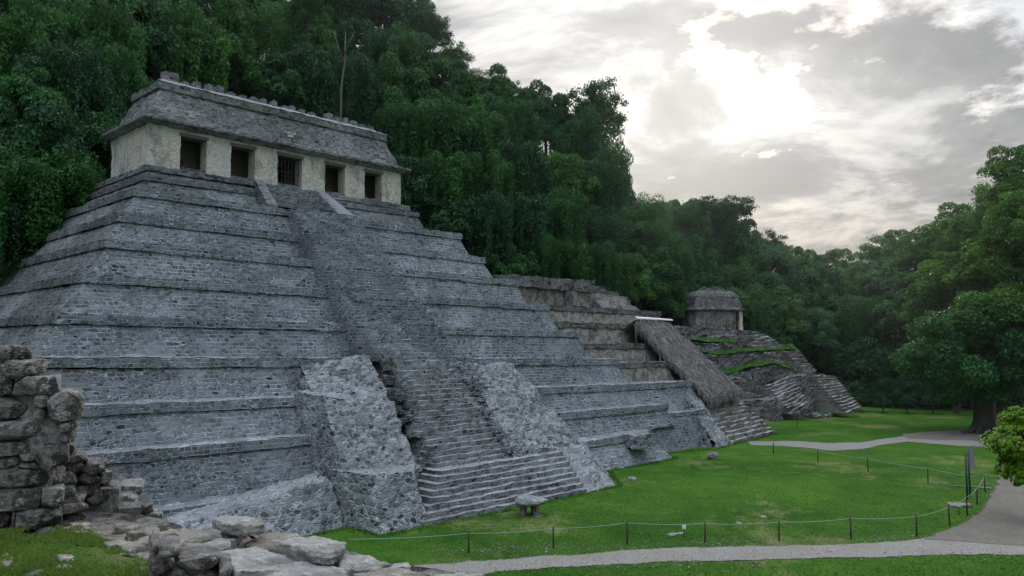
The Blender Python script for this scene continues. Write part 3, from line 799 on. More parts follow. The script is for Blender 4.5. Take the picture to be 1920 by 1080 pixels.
# ================================================================== GROUND
b = B((0, 0, 0))
def gz(x, y): return ZG + .07 * noise.noise(Vector((x * .12, y * .12, 3))) + .03 * noise.noise(Vector((x * .4, y * .4, 8)))
gx = [-1500, -400, -120, -40, 0] + list(np.arange(4, 150, 1.5)) + [170, 220, 400, 1500, 2500]
gy = [-2500, -600, -150, -60, -20] + list(np.arange(0, 62, 1.5)) + [80, 150, 400, 2500]
idx = {}
for j, y in enumerate(gy):
    for i, x in enumerate(gx):
        idx[i, j] = len(b.v); b.v.append(Vector((x, y, gz(x, y))))
for j in range(len(gy) - 1):
    for i in range(len(gx) - 1): b.f.append((idx[i, j], idx[i + 1, j], idx[i + 1, j + 1], idx[i, j + 1]))
tag(b.put('lawn', M['lawn'], None, True), kind='structure')


def strip(name, A, C, m, lift, n=160, nv=14, edgew=1.5):
    """a flat band of ground between two edges given in plan"""
    def resample(pts):
        pts = [Vector(p) for p in pts]; L = [0]
        for p, q in zip(pts, pts[1:]): L.append(L[-1] + (q - p).length)
        out = []
        for k in range(n + 1):
            d = L[-1] * k / n; i = max(j for j in range(len(L)) if L[j] <= d + 1e-9); i = min(i, len(pts) - 2)
            t = (d - L[i]) / max(1e-9, L[i + 1] - L[i]); out.append(pts[i].lerp(pts[i + 1], t))
        return out
    A, C = resample(A), resample(C); V, F, E = [], [], []
    for k in range(n + 1):
        w = (A[k] - C[k]).length
        for j in range(nv + 1):
            t = -.12 + 1.24 * j / nv
            p = A[k].lerp(C[k], t); V.append((p.x, p.y, gz(p.x, p.y) + lift))
            E.append(max(0.0, min(1.0, (min(t, 1 - t) * w + .35) / edgew)))
    for k in range(n):
        for j in range(nv):
            a = k * (nv + 1) + j; F.append((a, a + nv + 1, a + nv + 2, a + 1))
    me = bpy.data.meshes.new(name); me.from_pydata(V, [], F); me.update()
    at = me.attributes.new('edge', 'FLOAT', 'POINT'); at.data.foreach_set('value', E)
    o = link(name, me, m, None, True); tag(o, kind='structure'); return o


def G(pts): return [at_z(u, v, ZG) for u, v in pts]


strip('gravel_path', G([(560, 1085), (780, 1060), (900, 1050), (1000, 1041), (1100, 1036), (1200, 1029), (1300, 1025), (1400, 1023), (1500, 1021), (1600, 1019), (1700, 1014), (1800, 1000), (1930, 985)]),
      G([(560, 1150), (780, 1105), (900, 1080), (1000, 1071), (1100, 1064), (1200, 1058), (1300, 1056), (1400, 1054), (1500, 1050), (1600, 1047), (1700, 1045), (1800, 1043), (1930, 1042)]), M['gravel'], .03)
strip('dirt_path', G([(1725, 1012), (1790, 985), (1830, 960), (1850, 932), (1862, 908), (1876, 880), (1890, 850)]),
      G([(1990, 1030), (1990, 1010), (1990, 985), (1990, 950), (1990, 915), (1970, 885), (1940, 850)]), M['dirt'], .045)
strip('dirt_path', G([(1690, 902), (1740, 905), (1800, 908), (1860, 912)]), G([(1700, 906), (1740, 911), (1800, 916), (1860, 922)]), M['dirt'], .06, 60, 6, 3.2)
strip('gravel_path', G([(1400, 827), (1450, 826), (1500, 827), (1560, 831), (1620, 829), (1650, 823), (1700, 817), (1760, 811), (1830, 808), (1930, 806)]),
      G([(1410, 836), (1450, 837), (1500, 840), (1560, 846), (1620, 843), (1650, 836), (1700, 828), (1760, 834), (1830, 838), (1930, 838)]), M['gravel'], .03)
strip('dirt_path', G([(1690, 814), (1760, 808), (1840, 803), (1930, 800)]), G([(1700, 822), (1760, 826), (1840, 828), (1930, 830)]), M['dirt'], .05, 80, 8, 2.0)

# ---- hill behind the ruins
def sstep(a, b, x):
    t = max(0.0, min(1.0, (x - a) / (b - a))); return t * t * (3 - 2 * t)


def lerp_tab(x, tab):
    if x <= tab[0][0]: return tab[0][1]
    for (a, p), (c, q) in zip(tab, tab[1:]):
        if x <= c: return p + (q - p) * (x - a) / (c - a)
    return tab[-1][1]


def hill(x, y):
    yf = lerp_tab(x, [(0, 70), (60, 70), (82, 66), (105, 64), (125, 58), (145, 42), (160, 20)])
    s = lerp_tab(x, [(0, .82), (75, .85), (95, 1.0), (122, 1.0), (142, .45), (220, .25)])
    zb = lerp_tab(x, [(0, 5), (45, 4), (70, -1), (90, -3), (112, -6), (125, ZG - .3)])
    d = y - yf
    if d > 0: h1 = zb + s * min(d, 62) + .15 * max(0, min(d - 62, 60))
    else: h1 = zb + 1.6 * d
    dx = x - lerp_tab(y, [(-60, 118), (0, 128), (30, 134), (60, 140)])
    h2 = ZG - .3 + (.34 * min(dx, 90) if dx > 0 else dx)
    return max(h1, h2, -14) + 1.0 * noise.noise(Vector((x * .06, y * .06, 0)))


b = B((0, 0, 0)); hx = list(np.arange(-70, 330, 4.0)); hy = list(np.arange(-110, 240, 4.0)); idx = {}
for j, y in enumerate(hy):
    for i, x in enumerate(hx):
        idx[i, j] = len(b.v); b.v.append(Vector((x, y, hill(x, y))))
for j in range(len(hy) - 1):
    for i in range(len(hx) - 1):
        q = (idx[i, j], idx[i + 1, j], idx[i + 1, j + 1], idx[i, j + 1])
        if max(b.v[k].z for k in q) > -12: b.f.append(q)
tag(b.put('hillside', M['soil'], None, True), kind='structure')


# ================================================================== VEGETATION
def crown_mesh(seed, kind, n_leaf, leaf=.5):
    """crown of nominal radius 5 centred at the origin"""
    rg = np.random.default_rng(seed); lobes = []
    if kind in ('broad', 'tall'):
        k = 62
        while len(lobes) < k:
            d = rg.normal(size=3); d /= np.linalg.norm(d)
            if d[2] < -.45: continue
            rr = rg.uniform(.55, 1.0)
            sc = np.array([5, 5, 4.0]) if kind == 'broad' else np.array([3.9, 3.9, 6.0])
            lobes.append((d * sc * rr * (1 + .22 * np.sin(3 * np.arctan2(d[1], d[0]) + seed)), rg.uniform(.55, 1.7), rg.random()))
    elif kind == 'vine':
        for i in range(20):
            a = rg.uniform(0, 2 * np.pi); r = rg.uniform(1.5, 4.2); zt = rg.uniform(1.5, 4.8); rad = rg.uniform(.7, 1.25); tn = rg.random()
            z = zt
            while z > -5.5 + rg.uniform(0, 4):
                lobes.append((np.array([r * np.cos(a) + rg.normal() * .15, r * np.sin(a) + rg.normal() * .15, z]), rad * (.55 + .45 * (z + 6) / 11), tn)); z -= rad * .8
        for i in range(14):
            d = rg.normal(size=3); d /= np.linalg.norm(d); lobes.append((d * np.array([3.6, 3.6, 1.5]) + [0, 0, 3.4], rg.uniform(.9, 1.5), rg.random()))
    elif kind == 'airy':
        while len(lobes) < 75:
            d = rg.normal(size=3); d /= np.linalg.norm(d)
            if d[2] < -.6: continue
            lobes.append((d * np.array([5, 5, 4.6]) * rg.uniform(.3, 1.08), rg.uniform(.35, .95), rg.random()))
    elif kind == 'open':
        for i in range(40):
            a = rg.uniform(0, 2 * np.pi); r = 5 * np.sqrt(rg.random()); z = rg.uniform(-2.2, 3.2) * (1 - (r / 6.5) ** 2) + .6
            for q in range(3):
                lobes.append((np.array([r * np.cos(a), r * np.sin(a), z]) + rg.normal(size=3) * [.7, .7, .25], rg.uniform(.4, .8), rg.random()))
    w = np.array([l[1] ** 2 for l in lobes]); w /= w.sum()
    ids = rg.choice(len(lobes), n_leaf, p=w)
    cen = np.array([l[0] for l in lobes])[ids]; rad = np.array([l[1] for l in lobes])[ids]; tn = np.array([l[2] for l in lobes])[ids]
    d = rg.normal(size=(n_leaf, 3)); d /= np.linalg.norm(d, axis=1, keepdims=True)
    if kind != 'vine': d[:, 2] = np.where(d[:, 2] < -.3, -d[:, 2], d[:, 2])
    C = cen + d * rad[:, None] * np.array([1, 1, .8 if kind != 'open' else .5]) * rg.uniform(.72, 1.08, (n_leaf, 1))
    if kind in ('airy', 'open'): C = cen + rg.normal(size=(n_leaf, 3)) * rad[:, None] * np.array([.75, .75, .5 if kind == 'airy' else .28])
    Nn = d * .7 + rg.normal(size=(n_leaf, 3)) * .55 + [0, 0, .35]
    if kind == 'vine': Nn = d * .8 + rg.normal(size=(n_leaf, 3)) * .4
    tone = .12 + .66 * tn + rg.normal(size=n_leaf) * .17
    return leaves_mesh(C, Nn, rg.uniform(.6, 1.25, n_leaf) * leaf, tone, seed + 99), lobes


H0 = 10.5           # crown centre above the foot of the nominal tree


def trunk_mesh(seed):
    rd = random.Random(seed)
    pts = [Vector((0, 0, -4)), Vector((0, 0, 0)), Vector((rd.uniform(-.3, .3), rd.uniform(-.3, .3), 3.5)), Vector((rd.uniform(-.5, .5), rd.uniform(-.5, .5), 7)), Vector((0, 0, H0))]
    return tube_mesh([(pts, [.6, .5, .36, .3, .22])], 8)


def branch_mesh(seed, kind, lobes):
    rd = random.Random(seed); tubes = [([(0, 0, -.4), (.1, .1, 1.2), (0, .2, 2.4)], [.25, .18, .06])]
    pick = lobes[::3] if kind in ('open', 'airy') else rd.sample(lobes, min(14, len(lobes)))
    for c, r, t in pick:
        e = Vector(c); s0 = Vector((0, 0, min(1.0, max(-4.5, e.z - rd.uniform(1.5, 3.5)))))
        mid = s0.lerp(e, .5) + Vector((0, 0, -.3 if kind == 'open' else .3))
        tubes.append(([s0, mid, e], [.15, .09, .03]))
    return tube_mesh(tubes, 6)


PROTO = []      # kind -> list of (crown mesh, trunk mesh)
KM = {}
LM = ['leaf', 'leaf_warm', 'leaf_far', 'leaf_dark', 'leaf_lit']
for kind, seeds, nl in (('broad', (1, 2, 3), 17000), ('tall', (4, 5), 17000), ('vine', (6, 7, 8), 20000), ('open', (9, 10), 9000), ('airy', (11, 12), 14000)):
    KM[kind] = []
    for sd in seeds:
        cm, lobes = crown_mesh(sd, kind, int(nl * {1: 1.25, 3: .75, 5: .8}.get(sd, 1)), {1: .31, 3: .48, 5: .45, 7: .27}.get(sd, .37) if kind != 'vine' else {7: .27, 8: .4}.get(sd, .33))
        tm = trunk_mesh(sd); tm.materials.append(M['bark']); bm_ = branch_mesh(sd, kind, lobes); bm_.materials.append(M['bark'])
        cms = {}
        for lm in LM:
            c2 = cm if lm == LM[0] else cm.copy()
            c2.materials.clear(); c2.materials.append(M[lm]); cms[lm] = c2
        KM[kind].append((cms, tm, bm_))

ADJ = {'broad': 'round-crowned', 'tall': 'tall-crowned', 'vine': 'vine-draped', 'open': 'flat-crowned', 'airy': 'gappy-crowned'}
rt = random.Random(21)
FIRST = {}


def plant(name, label, p, base_z, r, kind, lm, group, variant=None, rot=None):
    i = variant if variant is not None else rt.randrange(len(KM[kind]))
    cms, tm, bm_ = KM[kind][i % len(KM[kind])]
    s = r / 5.0; hz = max(.25, (p.z - base_z) / H0)
    rz = rot if rot is not None else rt.uniform(0, 6.28)
    src = FIRST.get((kind, i, lm))
    if src is None:
        t = thing(name, label, 'tree', (p.x, p.y, base_z), group, rz)
        tr = bpy.data.objects.new('trunk', tm); cr = bpy.data.objects.new('crown', cms[lm]); br = bpy.data.objects.new('branches', bm_)
        for c in (tr, cr, br): COL.objects.link(c); c.parent = t
        FIRST[kind, i, lm] = (t, tr, cr, br)
    else:
        t = src[0].copy(); COL.objects.link(t); tr = src[1].copy(); cr = src[2].copy(); br = src[3].copy()
        t.name = name
        for c in (tr, cr, br): COL.objects.link(c); c.parent = t
        t['label'] = label; t.location = (p.x, p.y, base_z); t.rotation_euler = (0, 0, rz)
        if group: t['group'] = group
        elif 'group' in t: del t['group']
    tr.scale = (s * 1.0, s * 1.0, hz); zs = min(1.7, max(1.0, .62 * (p.z - base_z) / (4 * s))) if kind in ('broad', 'tall', 'vine') and name == 'jungle_tree' else 1.0
    cr.location = (0, 0, p.z - base_z - (zs - 1) * 3.6 * s)
    cr.scale = (s * rt.uniform(.92, 1.08), s * rt.uniform(.92, 1.08), s * zs * rt.uniform(.9, 1.15))
    br.location = cr.location; br.scale = cr.scale
    return t


def find(u, v, rpx, dmin=70, dmax=330):
    """walk along the sight line until it dips under the canopy on the hill"""
    best = None; d = dmin
    while d < dmax:
        p = at_h(u, v, d); r = rpx * p.length / FOC; g = p.z - (hill(p.x, p.y) + 1.75 * r + 1.0)
        if best is None or g < best[0]: best = (g, p.copy(), r)
        if g <= 0: return p, r
        d += 1.0
    return best[1], best[2]


ORD = ['first', 'second', 'third', 'fourth', 'fifth', 'sixth', 'seventh', 'eighth', 'ninth', 'tenth', 'eleventh', 'twelfth']
ROWS = [
    ('top row of hillside jungle', 'jungle trees on the hillside', [
        (15, 25, 75, 'broad'), (105, 15, 72, 'vine'), (200, 20, 75, 'broad'), (300, 12, 70, 'vine'), (385, 22, 66, 'broad'), (470, 25, 62, 'tall'), (560, 12, 66, 'broad'), (640, 28, 58, 'vine'), (712, 30, 60, 'broad'), (778, 52, 55, 'tall')]),
    ('second row of hillside jungle', 'jungle trees on the hillside', [
        (10, 120, 78, 'vine'), (95, 105, 72, 'broad'), (180, 120, 70, 'vine'), (262, 95, 66, 'broad'), (345, 110, 62, 'vine'), (425, 118, 58, 'tall'), (510, 105, 60, 'vine'), (590, 118, 56, 'tall'), (665, 115, 56, 'vine'), (735, 130, 54, 'vine'), (800, 130, 52, 'broad'), (848, 122, 34, 'airy')]),
    ('third row of hillside jungle', 'jungle trees on the hillside', [
        (25, 215, 78, 'broad'), (120, 205, 74, 'vine'), (200, 195, 66, 'vine'), (500, 165, 52, 'broad'), (575, 180, 54, 'vine'), (650, 195, 56, 'vine'), (725, 205, 56, 'tall'), (795, 208, 56, 'broad'), (868, 205, 50, 'broad'), (935, 215, 46, 'tall')]),
    ('fourth row of hillside jungle', 'jungle trees on the hillside', [
        (40, 310, 80, 'vine'), (135, 300, 76, 'broad'), (205, 300, 60, 'vine'), (750, 275, 52, 'vine'), (820, 285, 58, 'vine'), (893, 280, 56, 'vine'), (962, 262, 52, 'vine'), (1022, 248, 46, 'tall'), (1085, 300, 56, 'vine')]),
    ('fifth row of hillside jungle', 'jungle trees on the hillside', [
        (15, 400, 78, 'vine'), (95, 395, 72, 'vine'), (770, 352, 50, 'broad'), (835, 365, 56, 'vine'), (905, 360, 58, 'vine'), (975, 345, 58, 'vine'), (1045, 345, 56, 'broad'), (1120, 372, 54, 'vine'), (1165, 400, 36, 'tall')]),
    ('sixth row of hillside jungle', 'jungle trees on the hillside', [
        (10, 470, 60, 'vine'), (850, 425, 46, 'broad'), (915, 440, 52, 'vine'), (985, 440, 54, 'vine'), (1055, 440, 54, 'vine'), (1125, 455, 52, 'vine'), (1180, 470, 46, 'tall')]),
    ('jungle row behind the terraced ruin', 'jungle trees on the hillside', [
        (960, 500, 38, 'broad'), (1015, 502, 40, 'vine'), (1075, 510, 42, 'vine'), (1135, 515, 42, 'vine'), (1190, 530, 42, 'broad'), (1240, 545, 40, 'tall'), (1280, 570, 36, 'broad')]),
    ('upper row above the small temple', 'trees above the small temple', [
        (1215, 425, 44, 'vine'), (1262, 420, 46, 'broad'), (1318, 425, 46, 'broad'), (1385, 470, 44, 'tall'), (1440, 500, 42, 'broad'), (1495, 505, 36, 'broad'), (1545, 510, 36, 'broad'), (1600, 512, 36, 'broad'), (1650, 520, 34, 'broad')]),
    ('middle row above the small temple', 'trees above the small temple', [
        (1230, 490, 46, 'vine'), (1290, 490, 46, 'broad'), (1345, 490, 44, 'vine'), (1400, 525, 40, 'broad'), (1455, 560, 40, 'broad'), (1520, 560, 40, 'tall'), (1580, 560, 40, 'broad'), (1640, 565, 40, 'broad')]),
    ('row right beside the small temple', 'trees above the small temple', [
        (1265, 525, 40, 'vine'), (1310, 535, 34, 'broad'), (1385, 575, 34, 'broad'), (1430, 600, 38, 'vine'), (1470, 612, 40, 'tall'), (1520, 615, 40, 'broad')]),
]
for ri, (where, grp, row) in enumerate(ROWS):
    for k, (u, v, rp, kind) in enumerate(row):
        p, r = find(u, v, rp, 72 if ri < 7 else 125)
        far = math.hypot(p.x, p.y)
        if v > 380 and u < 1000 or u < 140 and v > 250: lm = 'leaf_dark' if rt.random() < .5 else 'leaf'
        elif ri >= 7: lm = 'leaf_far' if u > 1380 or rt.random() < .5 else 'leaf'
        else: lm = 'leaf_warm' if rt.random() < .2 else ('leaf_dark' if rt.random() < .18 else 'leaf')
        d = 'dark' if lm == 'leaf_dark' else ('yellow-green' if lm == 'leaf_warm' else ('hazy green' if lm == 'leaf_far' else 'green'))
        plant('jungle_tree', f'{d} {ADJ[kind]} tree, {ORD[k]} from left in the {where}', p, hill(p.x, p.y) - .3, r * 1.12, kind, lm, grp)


def special(label, u, v, rp, dist, kind, lm, name='jungle_tree', group=None, variant=None, base=None, zs=1.0):
    p = at_h(u, v, dist); r = rp * p.length / FOC
    g = max(hill(p.x, p.y), ZG) - .1 if base is None else base
    return plant(name, label, p, g, r, kind, lm, group, variant)


special('tall gappy tree standing against the bright sky at the end of the steep ridge', 1112, 215, 62, 150, 'airy', 'leaf')
special('vine-draped tree directly under the tall gappy skyline tree', 1118, 285, 58, 146, 'vine', 'leaf')
special('vine-draped tree at the right foot of the tall gappy skyline tree', 1150, 350, 48, 140, 'vine', 'leaf')
special('dense skyline tree left of the tall gappy tree, touching it', 1055, 230, 44, 155, 'broad', 'leaf')
special('dense skyline tree second to the left of the tall gappy tree', 1000, 215, 44, 155, 'broad', 'leaf')
special('gappy skyline tree third to the left of the tall gappy tree', 950, 195, 40, 156, 'airy', 'leaf')
special('dense skyline tree just right of the dark gappy hilltop tree', 862, 175, 44, 150, 'broad', 'leaf')
special('spreading flat-topped tree with lacy crown against sky above the small temple', 1352, 400, 52, 165, 'open', 'leaf_dark')
special('small lacy tree on the skyline right of the flat-topped tree', 1445, 466, 36, 180, 'airy', 'leaf_dark')
special('tall dense tree on the skyline left of the flat-topped tree', 1285, 415, 44, 160, 'broad', 'leaf')
special('dense tree on the skyline directly below the flat-topped tree', 1360, 440, 46, 168, 'broad', 'leaf')
special('vine-draped tree at the dip of the skyline left of the flat-topped tree', 1215, 420, 34, 140, 'vine', 'leaf')
special('small lacy treetop poking out left of the flat-topped tree', 1222, 398, 20, 150, 'open', 'leaf_dark')
special('dark gappy treetop at the upper right end of the steep hillside', 805, 60, 38, 150, 'airy', 'leaf_dark')
special('thin gappy tree on the skyline between the ridge top and the tall tree', 905, 168, 38, 155, 'airy', 'leaf')
special('tree of thin branches against the sky in the top edge gap', 575, 20, 40, 125, 'airy', 'leaf')
RIGHT = [
    ('skyline row of the right-hand wood', [(1665, 478, 34, 190, 'airy'), (1702, 480, 38, 170, 'broad'), (1755, 470, 44, 150, 'broad'), (1808, 465, 48, 140, 'tall'), (1850, 440, 50, 130, 'broad'), (1892, 395, 48, 118, 'airy'), (1915, 365, 46, 110, 'tall'), (1935, 430, 58, 100, 'broad')]),
    ('second row of the right-hand wood', [(1665, 545, 44, 160, 'broad'), (1725, 535, 50, 150, 'tall'), (1785, 530, 54, 132, 'broad'), (1848, 520, 58, 120, 'broad'), (1905, 500, 62, 104, 'broad')]),
    ('third row of the right-hand wood', [(1575, 615, 44, 160, 'broad'), (1630, 622, 46, 150, 'vine'), (1690, 610, 52, 146, 'broad'), (1750, 605, 54, 138, 'tall'), (1905, 590, 66, 100, 'broad')]),
    ('lowest row of the right-hand wood', [(1545, 672, 36, 150, 'broad'), (1590, 695, 42, 146, 'vine'), (1645, 690, 48, 144, 'broad'), (1705, 690, 50, 142, 'broad'), (1765, 690, 52, 140, 'tall'), (1620, 738, 28, 140, 'broad'), (1672, 740, 30, 138, 'broad'), (1730, 738, 34, 138, 'broad'), (1790, 735, 34, 138, 'broad'), (1900, 740, 40, 128, 'broad')]),
]
for ri, (where, row) in enumerate(RIGHT):
    for k, (u, v, rp, ds, kind) in enumerate(row):
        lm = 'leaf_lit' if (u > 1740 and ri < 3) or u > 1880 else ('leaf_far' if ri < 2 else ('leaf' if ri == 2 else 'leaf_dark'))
        d = {'leaf_lit': 'yellow-green', 'leaf_far': 'hazy green', 'leaf': 'green', 'leaf_dark': 'dark'}[lm]
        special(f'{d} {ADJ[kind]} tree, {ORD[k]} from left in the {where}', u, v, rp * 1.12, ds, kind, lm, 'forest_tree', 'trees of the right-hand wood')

# the big tree at the edge of the lawn
bt = at_z(1845, 812, ZG)
big = thing('shade_tree', 'big dark spreading tree with thick trunk and roots at the lawn edge, right', 'tree', bt)
tub = [([(0, 0, -.5), (0, 0, .3), (.05, 0, 1.4), (.1, 0, 3.5), (.3, .1, 6.5), (.2, 0, 10)], [1.8, 1.45, 1.05, .95, .8, .4])]
rd = random.Random(3)
for i in range(11):
    a = i * 2 * math.pi / 11; tub.append(([(0.6 * math.cos(a), .6 * math.sin(a), 4 + i % 3), (3.2 * math.cos(a), 3.2 * math.sin(a), 6.2 + i % 2), (6.2 * math.cos(a), 6.2 * math.sin(a), 7 + 1.5 * (i % 3))], [.4, .22, .06]))
for a in (2.2, 2.6, 3.0, 3.6, 4.2, 5.2): 
    L = rd.uniform(2.5, 4.5); tub.append(([(.7 * math.cos(a), .7 * math.sin(a), .75), (.5 * L * math.cos(a), .5 * L * math.sin(a), .18), (L * math.cos(a + .1), L * math.sin(a + .1), -.05)], [.5, .26, .08]))
link('trunk', tube_mesh(tub, 10), M['bark'], big, True)
def canopy(seed, R_, zc, hz, n, nl, leaf, lowest):
    rg = np.random.default_rng(seed); L = []
    while len(L) < nl:
        d = rg.normal(size=3); d /= np.linalg.norm(d); q = d * np.array([R_, R_, hz]) * rg.uniform(.5, 1) + [0, 0, zc]
        if q[2] < lowest: continue
        L.append((q, rg.uniform(.9, 1.9), rg.random()))
    w = np.array([l[1] ** 2 for l in L]); w /= w.sum(); ids = rg.choice(len(L), n, p=w)
    d = rg.normal(size=(n, 3)); d /= np.linalg.norm(d, axis=1, keepdims=True)
    C = np.array([l[0] for l in L])[ids] + d * np.array([l[1] for l in L])[ids][:, None] * rg.uniform(.7, 1.08, (n, 1)) * [1, 1, .75]
    return leaves_mesh(C, d * .6 + rg.normal(size=(n, 3)) * .5 + [0, 0, .4], rg.uniform(.6, 1.3, n) * leaf, .2 + .5 * np.array([l[2] for l in L])[ids] + rg.normal(size=n) * .15, seed)
link('crown', canopy(41, 7.8, 8.8, 6.0, 40000, 150, .42, 2.6), M['leaf'], big)

# bright bush-like tree near the path, at the right edge
nt_ = at_z(1975, 985, ZG) ; ND = math.hypot(nt_.x, nt_.y)
near = thing('young_tree', 'bright yellow-green leafy young tree beside the dirt path at the right edge', 'tree', nt_)
rg = np.random.default_rng(8); L = []
cc = at_h(1926, 836, ND)
for i in range(800):
    while True:
        d = rg.normal(size=3); d /= np.linalg.norm(d)
        q = d * np.array([1.85, 1.85, 2.2]) * rg.uniform(.72, 1.0) ** 1
        q[0:2] *= 1 + .25 * np.sin(3.3 * q[2] + .8)
        break
    L.append((q + np.array([cc.x, cc.y, cc.z]) - np.array(nt_), d))
C, Nn, S, T = [], [], [], []
for q, d in L:
    tn = rg.random()
    ax = d * .6 + np.array([0, 0, .8]); ax /= np.linalg.norm(ax)
    for k in range(11):
        e = rg.normal(size=3); e -= (e @ ax) * ax; e /= np.linalg.norm(e)
        C.append(q + e * .14 + ax * rg.uniform(-.03, .08)); Nn.append(ax + e * .35 + rg.normal(size=3) * .2); S.append(rg.uniform(.2, .32)); T.append(.15 + .6 * tn + rg.normal() * .15)
link('crown', leaves_mesh(np.array(C), np.array(Nn), np.array(S), np.array(T), 5, .5), M['leaf_bright'], near)
tub = [([(0, 0, -.3), (.05, 0, 2), (0.0, 0, 4.5), tuple(cc - nt_)], [.16, .13, .1, .04])]
for q, d in L[::9]: tub.append(([tuple((cc - nt_) * .75), tuple((cc - nt_).lerp(Vector(q), .6)), tuple(q)], [.05, .03, .01]))
link('trunk', tube_mesh(tub, 6), M['bark'], near, True)

# pale bare stems on the slope
for (u0, v0, u1, v1, ds, lab) in ((640, 165, 648, 60, 96, 'pale bare tree stem on the hillside up and right of the temple roof'), (632, 590, 640, 590, 90, None), (632, 590, 640, 590, 90, None)):
    if lab is None: continue
    a, c = at_h(u0, v0, ds), at_h(u1, v1, ds); g = Vector((a.x, a.y, hill(a.x, a.y)))
    t = thing('bare_tree', lab, 'tree', g)
    link('trunk', tube_mesh([([(0, 0, -1), tuple(a - g), tuple(a.lerp(c, .5) - g + Vector((.2, 0, 0))), tuple(c - g)], [.14, .13, .1, .04]), ([tuple(a.lerp(c, .45) - g), tuple(a.lerp(c, .8) - g + Vector((-1.2, .6, 1.2)))], [.09, .03]), ([tuple(a.lerp(c, .6) - g), tuple(a.lerp(c, .9) - g + Vector((1.0, -.6, 1.0)))], [.08, .02])], 6), M['bark_pale'], t, True)

# undergrowth covering the slope
rg = np.random.default_rng(77); C, Nn, S, T = [], [], [], []
n = 0
while n < 46000:
    x, y = rg.uniform(-5, 230), rg.uniform(-60, 150)
    az = math.degrees(math.atan2(y, x))
    if az > 80 or az < 6: continue
    h = hill(x, y)
    if h < ZG - .2: continue
    dist = math.hypot(x, y)
    if dist > 60 and rg.random() < (dist - 60) / 220: continue
    z = h + abs(rg.normal()) * 1.3 + .2
    C.append((x, y, z)); Nn.append((rg.normal() * .6 - .3, rg.normal() * .6 - .5, 1)); S.append(rg.uniform(.5, 1.2)); T.append(.3 + .5 * noise.noise(Vector((x * .3, y * .3, z * .3))) + rg.normal() * .15); n += 1
o = link('undergrowth', leaves_mesh(np.array(C), np.array(Nn), np.array(S), np.array(T), 6), M['leaf_dark']); tag(o, 'dark leafy undergrowth covering the jungle slope', 'undergrowth', kind='stuff')

# shrubs on the forest edge behind the far lawn
for k, (u, v, rp, ds) in enumerate(((1575, 735, 16, 128), (1612, 752, 15, 127), (1655, 757, 14, 127), (1700, 755, 14, 127), (1748, 754, 15, 127), (1790, 752, 14, 128))):
    special(f'low dark shrub at the far edge of the lawn, {ORD[k]} of six from the left', u, v, rp, ds, 'broad', 'leaf_dark', 'shrub', 'shrubs along the far lawn edge', base=ZG)['category'] = 'shrub'

# ================================================================== PLAZA FURNITURE
posts = [(879, 1038), (1038, 1027), (1176, 1020), (1322, 1018), (1461, 1014), (1596, 1011), (1719, 1006), (1781, 986), (1814, 966), (1832, 946), (1848, 923), (1740, 905), (1628, 886), (1534, 868), (1450, 851)]
hgt = [25, 24, 22, 23, 22, 22, 22, 20, 19, 18, 17, 16, 15, 14, 13]
fo = at_z(1461, 1014, ZG)
fence = thing('rope_fence', 'thin pale rope strung between short dark stakes around the lawn', 'fence', fo)
tops = []
rd = random.Random(4)
p0 = at_z(650, 1052, ZG); p0.z += .95; tops.append(p0)
for (u, v) in posts:
    p = at_z(u, v, ZG); p.z = gz(p.x, p.y); h = 1.02 + rd.uniform(-.06, .06)
    lean = Vector((rd.uniform(-.05, .05), rd.uniform(-.05, .05), h))
    link('post', tube_mesh([([p - fo + Vector((0, 0, -.2)), p - fo + lean * .5, p - fo + lean], [.042, .042, .038])], 7), M['wood_dark'], fence, True)
    tops.append(p + lean + Vector((0, 0, -.06)))
pe = at_z(1400, 837, ZG); pe.z += .5; tops.append(pe)
rp_ = []
for a, c in zip(tops, tops[1:]):
    for k in range(10):
        t = k / 10; q = a.lerp(c, t); q.z -= .07 * 4 * t * (1 - t) * min(1, (c - a).length / 4); rp_.append(tuple(q - fo))
rp_.append(tuple(tops[-1] - fo))
link('rope', tube_mesh([(rp_, [.014] * len(rp_))], 5), M['rope'], fence, True)
for (u, v, lab) in ((1283, 1004, 'small white notice hanging low by the rope near the front path'), (1799, 960, 'small white tag hanging on the rope at its right bend')):
    p = at_z(u, v + 6, ZG); p.z = ZG + .05
    t = thing('notice', lab, 'sign', p)
    b = B(); b.box((-.09, -.01, .42), (.09, .01, .62), .5); o = b.put('panel', M['white'], t); o.rotation_euler = (0, 0, HEAD - R(90))
    link('stake', tube_mesh([([(0, .02, -.1), (0, .02, .6)], [.02, .02])], 6), M['wood_dark'], t)

# sign with two posts seen nearly edge-on
p1, p2 = at_z(1814, 936, ZG), at_z(1819, 931, ZG)
sg = thing('sign_board', 'tall narrow grey sign board on two green posts at the lawn corner, seen edge-on', 'sign', p1)
hh = 2.9
for p in (p1, p2): link('post', tube_mesh([([p - p1 + Vector((0, 0, -.2)), p - p1 + Vector((0, 0, hh))], [.06, .06])], 8), M['pole'], sg, True)
b = B(); dirv = (p2 - p1); dirv.z = 0
off = Vector((RT[0], RT[1], 0)) * .07
q = [p2 - p1 + off, p2 - p1 + off + Vector((RT[0], RT[1], 0)) * .16 + dirv.normalized() * .9]
b.hexa([q[0] + Vector((0, 0, 1.7)), q[1] + Vector((0, 0, 1.7)), q[1] + Vector((.05, .05, 1.7)), q[0] + Vector((.05, .05, 1.7))], [q[0] + Vector((0, 0, 3.15)), q[1] + Vector((0, 0, 3.15)), q[1] + Vector((.05, .05, 3.15)), q[0] + Vector((.05, .05, 3.15))], 2)
b.put('panel', M['board'], sg)


def look(u): r = ray(u, 700); r.z = 0; return r.normalized()
def look_rot(u): r = look(u); return math.atan2(r.y, r.x) - R(90)


